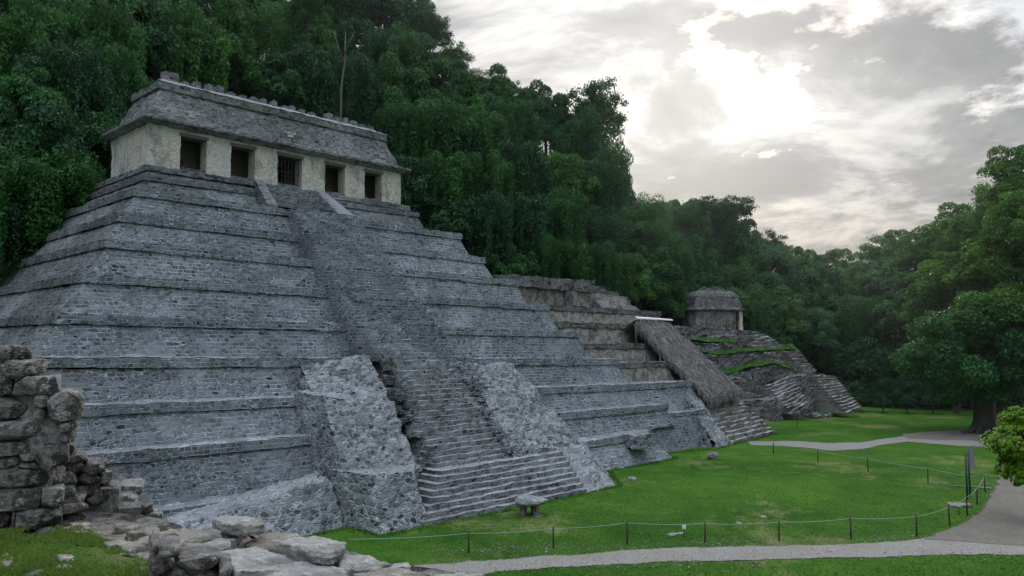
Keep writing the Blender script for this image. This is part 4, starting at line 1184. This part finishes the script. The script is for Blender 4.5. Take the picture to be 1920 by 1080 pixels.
def boulder(name, p, size, rotz, m, seed, label=None, cat=None, parent=None, res=9, amp=.14, tilt=0.0, squash=.25, group=None):
    """a rounded irregular block standing on p"""
    b = B(); sx, sy, sz = (x / 2 for x in size)
    me = bpy.data.meshes.new('t'); V = []; keyed = {}
    F = []
    n = res
    def idx(i, j, k):
        q = (i, j, k)
        if q not in keyed: keyed[q] = len(V); V.append(Vector((2 * i / n - 1, 2 * j / n - 1, 2 * k / n - 1)))
        return keyed[q]
    for a in range(n):
        for c in range(n):
            F += [(idx(a, c, 0), idx(a, c + 1, 0), idx(a + 1, c + 1, 0), idx(a + 1, c, 0)), (idx(a, c, n), idx(a + 1, c, n), idx(a + 1, c + 1, n), idx(a, c + 1, n)),
                  (idx(a, 0, c), idx(a + 1, 0, c), idx(a + 1, 0, c + 1), idx(a, 0, c + 1)), (idx(a, n, c), idx(a, n, c + 1), idx(a + 1, n, c + 1), idx(a + 1, n, c)),
                  (idx(0, a, c), idx(0, a, c + 1), idx(0, a + 1, c + 1), idx(0, a + 1, c)), (idx(n, a, c), idx(n, a + 1, c), idx(n, a + 1, c + 1), idx(n, a, c + 1))]
    rr = random.Random(seed); sh = Vector((rr.uniform(0, 50), rr.uniform(0, 50), rr.uniform(0, 50)))
    cuts = []
    for _ in range(24):
        nn = Vector((rr.gauss(0, 1), rr.gauss(0, 1), rr.gauss(0, 1))).normalized(); cuts.append((nn, rr.uniform(1.0, 1.36)))
    kx, ky = rr.uniform(-.18, .18), rr.uniform(-.18, .18)
    out = []
    for v in V:
        sph = v.normalized() * 1.25
        q = v.lerp(sph, squash)
        for nn, dd in cuts:
            ex = q.dot(nn) - dd
            if ex > 0: q = q - nn * ex
        q = Vector((q.x * (1 + kx * q.z), q.y * (1 + ky * q.x), q.z * (1 + .15 * kx * q.x)))
        q = q * 1.05; w = Vector((q.x * sx, q.y * sy, q.z * sz))
        d = amp * min(size) * (.3 * noise.noise(q * 1.1 + sh) + .36 * noise.noise(q * 2.6 + sh) + .34 * noise.noise(q * 6 + sh) + .24 * noise.noise(q * 13 + sh))
        w += v.normalized() * d
        out.append(tuple(w + Vector((0, 0, sz))))
    me = bpy.data.meshes.new(name); me.from_pydata(out, [], F); me.update()
    o = link(name, me, m, parent, False); o.location = p; o.rotation_euler = (tilt, tilt * .5, rotz)
    if label: tag(o, label, cat, group)
    return o


boulder('field_stone', at_z(1337, 861, ZG - .05), (1.0, .8, .55), .4, M['rock_dark'], 1, 'dark squarish loose stone lying alone on the lawn near the ruin', 'stone')
boulder('stone_slab', at_z(1800, 949, ZG), (1.15, .6, .14), HEAD - R(90) - .2, M['rock'], 2, 'flat pale slab lying on the lawn beside the edge-on sign posts', 'slab', tilt=.08)
boulder('field_stone', at_z(1186, 902, ZG - .03), (.55, .5, .28), .2, M['paving'], 3, 'little orange-brown topped stone on the lawn by the stair wing', 'stone')
for k, (u, v, sx) in enumerate(((1262, 1004, .6), (1276, 1002, .4), (1432, 971, .5), (1385, 983, .4))):
    boulder('flat_stone', at_z(u, v, ZG - .04), (sx, sx * .6, .1), .3 * k, M['rock'], 10 + k, ['low flat stone left of the small white notice', 'small pale stone touching the small white notice', 'pale flat stone bedded in the middle of the lawn', 'low flat stone bedded in the lawn left of centre patch'][k], 'stone')
# small white sign near the mound
p = at_z(1507, 776, ZG); p.z = ZG + .5
t = thing('notice', 'small white square notice standing on the grassy mound below the far stairs', 'sign', p)
b = B(); b.box((-.3, -.02, .25), (.3, .02, .8), .6); o = b.put('panel', M['white'], t); o.rotation_euler = (0, 0, HEAD - R(90))
link('stake', tube_mesh([([(0, .03, -.4), (0, .03, .75)], [.03, .03])], 6), M['wood_dark'], t)
# slender far stake on the lawn
p = at_z(1495, 800, ZG); o = link('stake', tube_mesh([([(0, 0, -.2), (0, 0, 1.2)], [.04, .04])], 6), M['wood_dark']); o.location = p; tag(o, 'single thin dark stake on the far lawn below the wavy stairs', 'stake')

# round altar at the foot of the stairs
al = at_z(993, 966, ZG)
alt = thing('stone_altar', 'round flat stone altar on stubby legs at the foot of the pyramid stairs', 'altar', al)
o = boulder('top', (0, 0, .66), (1.6, 1.5, .34), .3, M['rubble'], 5, parent=alt, squash=.75, amp=.1)
for (x, y) in ((-.5, .1), (.08, -.46), (.5, .12), (0, .45)):
    boulder('leg', (x, y, -.05), (.3, .3, .78), .5, M['rock_dark'], int(50 + x * 10), parent=alt, res=6, squash=.4, amp=.08)
boulder('foot_slab', (.05, -.6, -.06), (.7, .4, .14), .1, M['rock_dark'], 58, parent=alt, res=6)

# ================================================================== FOREGROUND: PALACE TERRACE
b = B((0, 0, 0))
ZP = -1.7
b.box((-16, -8, ZG - .2), (3.35, 12.5, ZP - .02), .6, 'XYxy')
b.quad((-16, -8, ZP), (3.35, -8, ZP), (3.35, 12.5, ZP), (-16, 12.5, ZP), .45)
b.rough(.05, .5, .03, 100)
tag(b.put('palace_terrace', M['rock_dark']), kind='structure')
# grassy patch
poly = [at_z(u, v, ZP) for u, v in ((-40, 1100), (310, 1100), (285, 1072), (230, 1048), (190, 1020), (150, 1000), (60, 1003), (-40, 1010))]
cen = sum(poly, Vector()) / len(poly)
b = B(cen)
for i in range(len(poly)):
    a, c = poly[i], poly[(i + 1) % len(poly)]
    u3 = Vector((0, 0, .06)); b.quad(cen + u3 * 1.2, a + u3 * .4, c + u3 * .4, cen + u3 * 1.2 + Vector((.001, 0, 0)), .15)
b.rough(.03, 2, .01, 101); tag(b.put('terrace_turf', grass_mat('terrace_grass', (.05, .1, .02), (.09, .17, .03), (.16, .13, .08), .7, .03), None, True), kind='structure')


def inside(p, poly):
    c = False; n = len(poly)
    for i in range(n):
        a, q = poly[i], poly[(i + 1) % n]
        if (a.y > p[1]) != (q.y > p[1]) and p[0] < (q.x - a.x) * (p[1] - a.y) / (q.y - a.y) + a.x: c = not c
    return c


rd = random.Random(55); V, F, T = [], [], []
xs_ = [p.x for p in poly]; ys_ = [p.y for p in poly]; cnt = 0
while cnt < 9000:
    x, y = rd.uniform(min(xs_), max(xs_)), rd.uniform(min(ys_), max(ys_))
    if not inside((x, y), poly): continue
    dens = noise.noise(Vector((x * 2.2, y * 2.2, 4))) + .5 * noise.noise(Vector((x * 6, y * 6, 1)))
    if dens < -.18 + rd.uniform(-.15, .15): continue
    h = rd.uniform(.02, .05); a = rd.uniform(0, 6.28); ln = rd.uniform(.2, .9) * h; w = rd.uniform(.003, .006)
    z = ZP + .045; k = len(V); dx, dy = math.cos(a), math.sin(a)
    V += [(x - dy * w, y + dx * w, z), (x + dy * w, y - dx * w, z), (x + dx * ln * .4 + dy * w * .7, y + dy * ln * .4 - dx * w * .7, z + h * .65), (x + dx * ln, y + dy * ln, z + h), (x + dx * ln * .4 - dy * w * .7, y + dy * ln * .4 + dx * w * .7, z + h * .65)]
    F.append((k, k + 1, k + 2, k + 3, k + 4)); tn = min(1, max(0, .4 + .5 * dens + rd.gauss(0, .2))); T += [tn] * 5; cnt += 1
me = bpy.data.meshes.new('grass'); me.from_pydata(V, [], F); at = me.attributes.new('tone', 'FLOAT', 'POINT'); at.data.foreach_set('value', T)
o = link('grass', me, M['blade']); tag(o, 'short green grass on the terrace at the lower left', 'grass', kind='stuff')

# ruined wall at the left edge
WO = at_z(60, 1012, ZP)
wall = thing('ruined_wall', 'thick broken stone wall of big mortared blocks at the left edge', 'wall', WO)
Zs = 700 / 1643.0
blocks = [(70, 205, 252, 286, 0), (-60, 205, 68, 292, 1), (-60, 296, 145, 396, 0), (150, 288, 226, 338, 0), (150, 342, 205, 390, 0), (212, 272, 366, 392, 0), (-60, 402, 272, 482, 0), (262, 396, 332, 442, 1), (270, 448, 328, 500, 1),
          (-60, 490, 165, 552, 0), (92, 548, 166, 582, 0), (-60, 560, 82, 612, 0), (84, 584, 160, 610, 0), (168, 520, 302, 606, 1), (-60, 612, 282, 694, 1), (-60, 700, 180, 790, 0), (184, 694, 278, 788, 0), (76, 794, 268, 872, 1), (50, 796, 72, 866, 0), (-60, 800, 48, 870, 1), (-60, 874, 150, 965, 1), (152, 876, 243, 960, 1)]
DW = 7.35
for k, (x0, y0, x1, y1, dk) in enumerate(blocks):
    u0, u1, v0, v1 = x0 * Zs, x1 * Zs, 620 + y0 * Zs, 620 + y1 * Zs
    a, c = at_d(u0, v1, DW), at_d(u1, v0, DW); w = (Vector((a.x, a.y, 0)) - Vector((c.x, c.y, 0))).length; h = c.z - a.z
    mid = (a + c) / 2; dp = .62 if x1 > 300 else .5
    uc = (u0 + u1) / 2; w *= math.cos(math.atan((960 - uc) / FOC)) * .98; pos = Vector((mid.x, mid.y, a.z)) + look(uc) * (dp * .5) - WO
    boulder('block', pos, (w * 1.05, dp, h * 1.03), look_rot(uc) + rd.uniform(-.05, .05), M['rock_dark'] if dk or rd.random() < .2 else M['rock'], 200 + k, parent=wall, res=26, amp=.12, squash=.07)
b = B(WO)
for (u0, v0, u1, v1) in ((-60, 715, 104, 1010), (-60, 745, 132, 855)):
    a, c = at_d(u0, v1, DW + .1), at_d(u1, v0, DW + .1)
    b.hexa([a, Vector((c.x, c.y, a.z)), Vector((c.x, c.y, a.z)) + look(u1) * .7, a + look(u1) * .7], [Vector((a.x, a.y, c.z)), c, c + look(u1) * .7, Vector((a.x, a.y, c.z)) + look(u1) * .7], .1)
b.rough(.05, 4, .02, 103); b.put('mortar_core', M['rock'], wall)
for (x0, y0, x1, y1, lab, mm) in ((-40, 62, 132, 128, 'flat dark boulder on top of the ruined wall, the upper of two', 'rock_dark'), (8, 126, 192, 204, 'round grey boulder on top of the ruined wall, the lower of two', 'rock')):
    u0, u1, v0, v1 = x0 * Zs, x1 * Zs, 620 + y0 * Zs, 620 + y1 * Zs
    a, c = at_d(u0, v1, DW), at_d(u1, v0, DW); w = (Vector((a.x, a.y, 0)) - Vector((c.x, c.y, 0))).length; mid = (a + c) / 2
    boulder('boulder', Vector((mid.x, mid.y, a.z - .01)) + look(u1) * .25, (w * .86, .5, c.z - a.z), look_rot((u0 + u1) / 2), M[mm], int(300 + x0), lab, 'boulder', res=26, amp=.18, squash=.4)

# collapsed drystone wall beside it
DO = at_z(200, 985, ZP)
dry = thing('rubble_wall', 'collapsed drystone wall of thin dark stones stepping down right of the ruined wall', 'wall', DO)
prof = lerp_tab
def top_at(x): return lerp_tab(x, [(255, 525), (330, 522), (440, 560), (500, 635), (560, 700), (600, 712), (625, 790)])
y = 845; row = 0
while y > 520:
    hgt_ = rd.uniform(34, 52)
    x = 258 + rd.uniform(-12, 12)
    while x < 628:
        w_ = rd.uniform(50, 120)
        if top_at(min(x + w_ * .6, 628)) < y - hgt_ * .3:
            D = 7.9 + .0032 * (x - 258) + rd.uniform(-.08, .12) + row * .02
            u0, u1, v0, v1 = x * Zs, (x + w_) * Zs, 620 + (y - hgt_) * Zs, 620 + y * Zs
            a, c = at_d(u0, v1, D), at_d(u1, v0, D); w = (Vector((a.x, a.y, 0)) - Vector((c.x, c.y, 0))).length; mid = (a + c) / 2
            boulder('stone', Vector((mid.x, mid.y, a.z)) + look(u1) * .18 - DO, (w * .9, .42, (c.z - a.z) * 1.04), look_rot((u0 + u1) / 2) + rd.uniform(-.15, .15), M['rock_dark' if rd.random() < .65 else 'rock'], 400 + int(x) + row * 31, parent=dry, res=16, amp=.18, squash=.14, tilt=rd.uniform(-.08, .08))
        x += w_ + 3
    y -= hgt_ - 2; row += 1
b = B(DO)
for (x0, x1, yt) in ((255, 440, 600), (440, 520, 700), (520, 620, 780)):
    a, c = at_d(x0 * Zs, 620 + 850 * Zs, 8.35), at_d(x1 * Zs, 620 + yt * Zs, 8.35)
    LK = look(x1 * Zs) * .4; b.hexa([a, Vector((c.x, c.y, a.z)), Vector((c.x, c.y, a.z)) + LK, a + LK], [Vector((a.x, a.y, c.z)), c, c + LK, Vector((a.x, a.y, c.z)) + LK], .15)
b.rough(.04, 3, .01, 104); b.put('earth_core', M['rock_dark'], dry)


def slab(name, pts, z, thick, m, seed, label=None, cat=None, parent=None, origin=None, n=84, tilt=(0, 0), zoom=True, kind=None):
    """a flat stone whose outline on the level z is given in plan"""
    P_ = [at_z(u * Zs if zoom else u, 620 + v * Zs if zoom else v, z) for u, v in pts]
    c = sum(P_, Vector()) / len(P_); L = [0]; Q = P_ + [P_[0]]
    for a, e in zip(Q, Q[1:]): L.append(L[-1] + (e - a).length)
    out = []
    for k in range(n):
        d = L[-1] * k / n; i = max(j for j in range(len(L) - 1) if L[j] <= d + 1e-9); t = (d - L[i]) / max(1e-9, L[i + 1] - L[i]); out.append(Q[i].lerp(Q[i + 1], t))
    sgn = 1 if sum((Q[i].x * Q[i + 1].y - Q[i + 1].x * Q[i].y) for i in range(len(P_))) > 0 else -1
    if sgn < 0: out = out[::-1]
    sh = Vector((seed * 1.7, seed * .9, 0)); V, F = [], []
    rings = [(.97, -1.0), (1.0, -.7), (1.01, -.4), (1.0, -.1), (.985, 0), (.93, .02), (.85, .03), (.75, .03), (.62, .03), (.48, .03), (.34, .03), (.18, .03)]
    for (s, h) in rings:
        for p in out:
            q = c + (p - c) * s; q = q + (q - c).normalized() * .035 * (noise.noise(q * 5 + sh) + .6 * noise.noise(q * 14 + sh) + .4 * noise.noise(q * 34 + sh)) * (1 if s > .9 else .3)
            zz = h * thick + .02 * (noise.noise(q * 4 + sh) + .6 * noise.noise(q * 11 + sh) + .35 * noise.noise(q * 30 + sh)) + (q.x - c.x) * tilt[0] + (q.y - c.y) * tilt[1]
            if h < 0: q = q + (q - c).normalized() * .02 * noise.noise(Vector((q.x * 9, q.y * 9, h * 6 + seed)))
            V.append((q.x - c.x, q.y - c.y, zz))
    ctr = len(V); V.append((0, 0, .03 * thick))
    for r in range(len(rings) - 1):
        for k in range(n): F.append((r * n + k, r * n + (k + 1) % n, (r + 1) * n + (k + 1) % n, (r + 1) * n + k))
    for k in range(n): F.append(((len(rings) - 1) * n + k, (len(rings) - 1) * n + (k + 1) % n, ctr))
    F.append(tuple(range(n))[::-1])
    me = bpy.data.meshes.new(name); me.from_pydata(V, [], F); me.update()
    o = link(name, me, m, parent, False); o.location = c - (origin or Vector())
    if label: tag(o, label, cat)
    if kind: tag(o, kind=kind)
    return o


LO = at_z(480, 1040, ZP)
low = thing('low_stone_wall', 'low broad wall of pale weathered slabs along the bottom edge', 'wall', LO)
ZS = -1.25
caps = [([(664, 905), (745, 872), (985, 888), (960, 908), (800, 935), (690, 955)], 0, .13), ([(786, 940), (860, 918), (1042, 906), (1005, 958), (850, 988), (800, 975)], -.01, .12), ([(925, 975), (1080, 950), (1190, 962), (1305, 1022), (1180, 1062), (1050, 1068)], .015, .15),
        ([(1090, 925), (1195, 884), (1335, 908), (1250, 945), (1130, 955)], -.03, .12), ([(1150, 1058), (1300, 1024), (1500, 1035), (1540, 1085), (1300, 1110), (1160, 1100)], 0, .14), ([(1478, 1000), (1530, 985), (1660, 998), (1720, 1020), (1650, 1048), (1520, 1042)], -.02, .12),
        ([(1540, 1060), (1650, 1050), (1790, 1052), (1900, 1070), (1820, 1110), (1560, 1110)], .0, .12), ([(1690, 1022), (1790, 1030), (1800, 1046), (1700, 1044)], -.03, .08), ([(1900, 1066), (2020, 1062), (2135, 1072), (2120, 1110), (1900, 1110)], -.01, .1), ([(900, 890), (1000, 862), (1090, 880), (1060, 910), (990, 905)], -.06, .1),
        ([(1000, 1080), (1140, 1072), (1160, 1110), (980, 1130)], -.06, .12), ([(780, 1000), (920, 985), (1000, 1060), (860, 1090)], -.09, .1), ([(1340, 960), (1480, 975), (1500, 1020), (1380, 1010), (1300, 990)], -.08, .1)]
for k, (pts, dz, th) in enumerate(caps): slab('capstone', pts, ZS + dz, th, M['slab'] if k % 3 else M['paving'], 500 + k * 7, parent=low, origin=LO, tilt=(rd.uniform(-.04, .04), rd.uniform(-.04, .04)))
slab('loose_slab', [(948, 818), (985, 806), (1100, 815), (1150, 842), (1152, 862), (1075, 868), (1000, 845)], ZS + .08, .065, M['slab'], 601, 'thick loose slab lying tilted at the back of the low wall', 'slab', tilt=(.03, -.05))
slab('loose_slab', [(1232, 932), (1330, 905), (1400, 902), (1530, 922), (1500, 962), (1425, 985), (1330, 965)], ZS + .07, .065, M['slab'], 602, 'pale angular loose slab at the right end of the low wall, lawn behind', 'slab', tilt=(-.05, .04))
# face stones of the low wall at its left end
for k, (x0, y0, x1, y1) in enumerate(((655, 990, 768, 1085), (770, 1006, 960, 1072), (662, 942, 700, 990), (962, 1046, 1020, 1100), (702, 966, 786, 1006), (655, 1080, 800, 1160), (800, 1075, 960, 1160))):
    D = 4.75 if x0 < 700 else 4.45
    u0, u1, v0, v1 = x0 * Zs, x1 * Zs, 620 + y0 * Zs, 620 + y1 * Zs
    a, c = at_d(u0, v1, D), at_d(u1, v0, D); w = (Vector((a.x, a.y, 0)) - Vector((c.x, c.y, 0))).length; mid = (a + c) / 2
    boulder('face_stone', Vector((mid.x, mid.y, a.z)) + look(u1) * .2 - LO, (w * .92, .4, c.z - a.z), look_rot((u0 + u1) / 2), M['rock_dark'], 620 + k, parent=low, res=24, amp=.13, squash=.1)
core = [at_z(u * Zs, 620 + v * Zs, ZS - .12) for u, v in ((680, 950), (780, 890), (1000, 868), (1200, 895), (1400, 925), (1480, 960), (1700, 1020), (2000, 1070), (2000, 1140), (1300, 1140), (1000, 1120), (800, 1010))]
b = B(LO); cc_ = sum(core, Vector()) / len(core)
for i in range(len(core)):
    a, c = core[i], core[(i + 1) % len(core)]
    d1, d2 = Vector((a.x, a.y, ZP - .1)), Vector((c.x, c.y, ZP - .1))
    b.quad(c, a, d1, d2, .12); b.quad(cc_, a, c, cc_ + Vector((.001, 0, 0)), .15)
b.rough(.04, 3, .015, 105); b.put('rubble_core', M['rock_dark'], low, True)
# paving stones along the edge of the terrace
pv = B((0, 0, 0))
pave = [(255, 985, 0), (300, 975, 0)]
rd = random.Random(66); objs = []
cells = [(270, 862, 390, 878), (300, 845, 400, 862), (385, 880, 505, 908), (420, 905, 560, 925), (500, 845, 610, 868), (550, 880, 640, 898), (455, 925, 640, 950), (460, 950, 525, 978), (525, 950, 600, 968), (560, 925, 665, 945), (490, 975, 690, 1005), (570, 1000, 660, 1035), (600, 1030, 665, 1060), (250, 990, 340, 1010), (255, 1020, 310, 1035), (370, 995, 420, 1008), (620, 905, 680, 925), (640, 870, 690, 895), (330, 878, 385, 892), (0, 978, 60, 1040)]
for k, (x0, y0, x1, y1) in enumerate(cells):
    cx, cy, hw, hh_ = (x0 + x1) / 2, (y0 + y1) / 2, (x1 - x0) / 2, (y1 - y0) / 2
    pts = [(cx + hw * rd.uniform(.8, 1.1) * math.cos(a), cy + hh_ * rd.uniform(.85, 1.15) * math.sin(a)) for a in [i * math.pi / 4 + rd.uniform(-.2, .2) for i in range(8)]]
    objs.append((pts, rd.uniform(.015, .05)))
allV, allF = [], []
for k, (pts, dz) in enumerate(objs):
    o = slab('paving_stone', pts, ZP + dz + .03, .1, M['paving'], 700 + k * 3, n=30)
    base = len(allV)
    for v in o.data.vertices: allV.append(tuple(v.co + o.location))
    for f in o.data.polygons: allF.append(tuple(i + base for i in f.vertices))
    me_ = o.data; bpy.data.objects.remove(o); bpy.data.meshes.remove(me_)
me = bpy.data.meshes.new('stone_paving'); me.from_pydata(allV, [], allF); me.update()
tag(link('stone_paving', me, M['paving'], None, True), kind='structure')

# grass tufts over the lawn, thickest along the path edges
rd = random.Random(91); V, F, T = [], [], []; cnt = 0
while cnt < 30000:
    u, v = rd.uniform(640, 1930), rd.uniform(842, 1090)
    if rd.random() > ((v - 800) / 290) ** 1.2 + .1: continue
    p = at_z(u, v, ZG); x, y = p.x, p.y; cnt += 1
    if 1018 + (1200 - u) * .03 < v < 1062 + (1200 - u) * .03 and rd.random() < .93: continue
    if u > 1845 and v < 1040 and rd.random() < .95: continue
    if y > 35.5 - max(0, (x - 42)) * .02 and x < 50: continue
    dn = noise.noise(Vector((x * .5, y * .5, 2)))
    if dn < rd.uniform(-.6, .1): continue
    z = gz(x, y)
    for q in range(3):
        a = rd.uniform(0, 6.28); h = rd.uniform(.03, .1); w = rd.uniform(.012, .03); dx, dy = math.cos(a), math.sin(a); ln = rd.uniform(-.06, .06); ox, oy = rd.uniform(-.06, .06), rd.uniform(-.06, .06); k_ = len(V)
        V += [(x + ox - dx * w, y + oy - dy * w, z - .02), (x + ox + dx * w, y + oy + dy * w, z - .02), (x + ox + ln, y + oy + ln, z + h)]; F.append((k_, k_ + 1, k_ + 2)); T += [min(1, max(0, .35 + dn * .5 + rd.gauss(0, .2)))] * 3
me = bpy.data.meshes.new('lawn_tufts'); me.from_pydata(V, [], F); at = me.attributes.new('tone', 'FLOAT', 'POINT'); at.data.foreach_set('value', T)
o = link('lawn_tufts', me, leaf_mat('lawn_blade', (.06, .19, .02), (.15, .36, .05), (.2, .38, .05), .2, .2)); tag(o, 'short grass tufts over the lawn and along the path edges', 'grass', kind='stuff')

# loose pebbles on and beside the paths
rd = random.Random(17); V, F = [], []
for i in range(3600):
    if i % 4: u, v = rd.uniform(800, 1900), 0; v = 1018 + (1200 - u) * .028 + rd.choice((rd.gauss(4, 6), rd.gauss(36, 7), rd.uniform(0, 40)))
    else: u, v = rd.uniform(1840, 1925), rd.uniform(900, 1010)
    p = at_z(u, v, ZG); r = rd.uniform(.012, .035) if rd.random() < .93 else rd.uniform(.04, .08); z = gz(p.x, p.y) + .035; k_ = len(V)
    for q in range(4): a = q * 1.57 + rd.uniform(-.4, .4); V.append((p.x + r * math.cos(a), p.y + r * math.sin(a), z - .02))
    V.append((p.x + rd.uniform(-.3, .3) * r, p.y + rd.uniform(-.3, .3) * r, z + r * .8)); F += [(k_, k_ + 1, k_ + 4), (k_ + 1, k_ + 2, k_ + 4), (k_ + 2, k_ + 3, k_ + 4), (k_ + 3, k_, k_ + 4)]
me = bpy.data.meshes.new('pebbles'); me.from_pydata(V, [], F); o = link('pebbles', me, M['paving']); tag(o, 'small loose pebbles scattered along the gravel paths', 'pebbles', kind='stuff')

# longer grass where the mower cannot reach, along the foot of the masonry
base_line = [(15, 35.2), (20, 35.1), (24.75, 35.4), (24.75, 32.7), (28, 32.5), (41.2, 32.3), (44.6, 32.4), (49.5, 37.0), (58.9, 36.75), (59.3, 39.4), (67.0, 37.45), (70.6, 37.9), (83.4, 39.3)]
V, F, T = [], [], []
for (x0, y0), (x1, y1) in zip(base_line, base_line[1:]):
    L_ = math.hypot(x1 - x0, y1 - y0)
    for i in range(int(L_ * 130)):
        t = rd.random(); x = x0 + (x1 - x0) * t + rd.gauss(0, .1); y = y0 + (y1 - y0) * t - abs(rd.gauss(0, .22)); 
        if noise.noise(Vector((x * 1.3, y * 1.3, 5))) < rd.uniform(-.5, .3): continue
        z = gz(x, y); a = rd.uniform(0, 6.28); h = rd.uniform(.06, .24); w = rd.uniform(.012, .03); k_ = len(V); lx, ly = rd.uniform(-.1, .1), rd.uniform(-.1, .1)
        V += [(x - math.cos(a) * w, y - math.sin(a) * w, z - .02), (x + math.cos(a) * w, y + math.sin(a) * w, z - .02), (x + lx, y + ly, z + h)]; F.append((k_, k_ + 1, k_ + 2)); T += [rd.random() * .6] * 3
me = bpy.data.meshes.new('long_grass'); me.from_pydata(V, [], F); at = me.attributes.new('tone', 'FLOAT', 'POINT'); at.data.foreach_set('value', T)
o = link('long_grass', me, M['ledge_blade']); tag(o, 'longer grass growing along the foot of the masonry', 'grass', kind='stuff')

# thin evening haze lying over the wooded slope
m, nt = mat('haze'); k = N(nt)
vs = k('ShaderNodeVolumeScatter', ins={'Color': (.78, .93, .95, 1), 'Density': HAZE, 'Anisotropy': .55})
oo = k('ShaderNodeOutputMaterial'); nt.links.new(vs.outputs[0], oo.inputs['Volume'])
b = B((0, 0, 0)); hz = [(62, -70), (330, -70), (330, 235), (0, 235), (0, 66), (62, 66)]
V = [(x, y, ZG - 3) for x, y in hz] + [(x, y, 75) for x, y in hz]
F = [(i, (i + 1) % 6, 6 + (i + 1) % 6, 6 + i) for i in range(6)] + [(5, 4, 3, 2, 1, 0), (6, 7, 8, 9, 10, 11)]
me = bpy.data.meshes.new('haze'); me.from_pydata(V, [], F); me.update()
tag(link('haze', me, m), kind='structure')

# ================================================================== CAMERA, SKY, SUN
cam = bpy.data.cameras.new('camera'); co = bpy.data.objects.new('camera', cam); COL.objects.link(co)
cam.sensor_width = 36; cam.lens = FOC / 1920 * 36; cam.clip_end = 6000; cam.clip_start = .1
co.location = (0, 0, 0); co.rotation_euler = (R(90) + PITCH, 0, HEAD - R(90))
SC.camera = co

sun_az, sun_el = R(31), R(17)
w = bpy.data.worlds.new('World'); SC.world = w; w.use_nodes = True
nt = w.node_tree
for n_ in list(nt.nodes): nt.nodes.remove(n_)
k = N(nt)
sky = k('ShaderNodeTexSky', sky_type='NISHITA', sun_disc=False, sun_elevation=sun_el, sun_rotation=R(90) - sun_az)
d = k('ShaderNodeTexCoord').outputs['Generated']
sep = k('ShaderNodeSeparateXYZ', ins={0: d})
zc = k.math('ADD', k.math('MAXIMUM', sep.outputs[2], 0.0), .16)
pl = k('ShaderNodeCombineXYZ', ins={0: k.math('DIVIDE', sep.outputs[0], zc), 1: k.math('DIVIDE', sep.outputs[1], zc), 2: SKY_Z}).outputs[0]
n1 = k.noise(pl, 1.8, 10, .62, .4); n2 = k.noise(pl, .42, 4, .5, .2)
cl = k.math('ADD', k.math('MULTIPLY', n1, .62), k.math('MULTIPLY', n2, .38))
sd = (math.cos(sun_az) * math.cos(sun_el), math.sin(sun_az) * math.cos(sun_el), math.sin(sun_el))
dt = k('ShaderNodeVectorMath', operation='DOT_PRODUCT', ins={0: d, 1: sd}).outputs['Value']
dt = k.math('MAXIMUM', dt, 0.0)
glow = k.math('ADD', k.math('MULTIPLY', k.math('POWER', dt, 60.0), .34), k.math('MULTIPLY', k.math('POWER', dt, 14.0), .08))
shade = k.ramp(cl, [(.4, (.9, .88, .85)), (.436, (.68, .67, .66)), (.468, (.46, .46, .468)), (.54, (.33, .332, .346))])
shade = k.mix(1.0, shade, k.math('ADD', k.math('MULTIPLY', k.math('POWER', k.math('MAXIMUM', sep.outputs[2], 0.0), 2.0), 3.0), .7), 'MULTIPLY')
lit = k.mix(1.0, shade, k('ShaderNodeCombineColor', ins={0: glow, 1: k.math('MULTIPLY', glow, .93), 2: k.math('MULTIPLY', glow, .8)}).outputs[0], 'ADD')
gd = k('ShaderNodeVectorMath', operation='DOT_PRODUCT', ins={0: d, 1: (math.cos(R(10)) * math.cos(R(25)), math.sin(R(10)) * math.cos(R(25)), math.sin(R(25)))}).outputs['Value']
gap = k.ramp(k.math('ADD', k.noise(pl, 2.6, 8, .62), k.math('MULTIPLY', k.math('POWER', k.math('MAXIMUM', gd, 0.0), 40.0), .17)), [(.62, 0.0), (.72, .9)])
gap = k.math('MULTIPLY', gap, k.ramp(sep.outputs[2], [(.16, 0.0), (.26, 1.0)]))
skyc = k.mix(1.0, sky.outputs[0], (.12, .12, .12), 'MULTIPLY')
colr = k.mix(gap, lit, skyc)
warm = k.math('MULTIPLY', k.ramp(sep.outputs[2], [(.06, 1.0), (.22, 0.0)]), k.math('POWER', dt, 4.0))
colr = k.mix(k.math('MULTIPLY', warm, .8), colr, k.mix(1.0, colr, (1.12, .98, .86), 'MULTIPLY'))
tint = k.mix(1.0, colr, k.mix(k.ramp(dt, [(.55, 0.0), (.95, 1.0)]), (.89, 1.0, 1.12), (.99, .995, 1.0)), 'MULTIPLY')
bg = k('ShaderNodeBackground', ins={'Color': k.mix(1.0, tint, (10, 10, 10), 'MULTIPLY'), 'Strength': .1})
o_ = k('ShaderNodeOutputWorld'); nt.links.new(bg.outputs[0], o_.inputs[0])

sl = bpy.data.lights.new('sun', 'SUN'); sl.energy = 1.7; sl.angle = R(10); sl.color = (1, .9, .76)
so = bpy.data.objects.new('sun', sl); COL.objects.link(so)
so.rotation_euler = Vector(sd).to_track_quat('Z', 'Y').to_euler()

SC.view_settings.view_transform = 'Standard'; SC.view_settings.look = 'None'; SC.view_settings.exposure = 0; SC.view_settings.gamma = 1
SC.cycles.max_bounces = 6; SC.cycles.diffuse_bounces = 3; SC.cycles.transparent_max_bounces = 8; SC.cycles.transmission_bounces = 3
SC.cycles.use_denoising = True
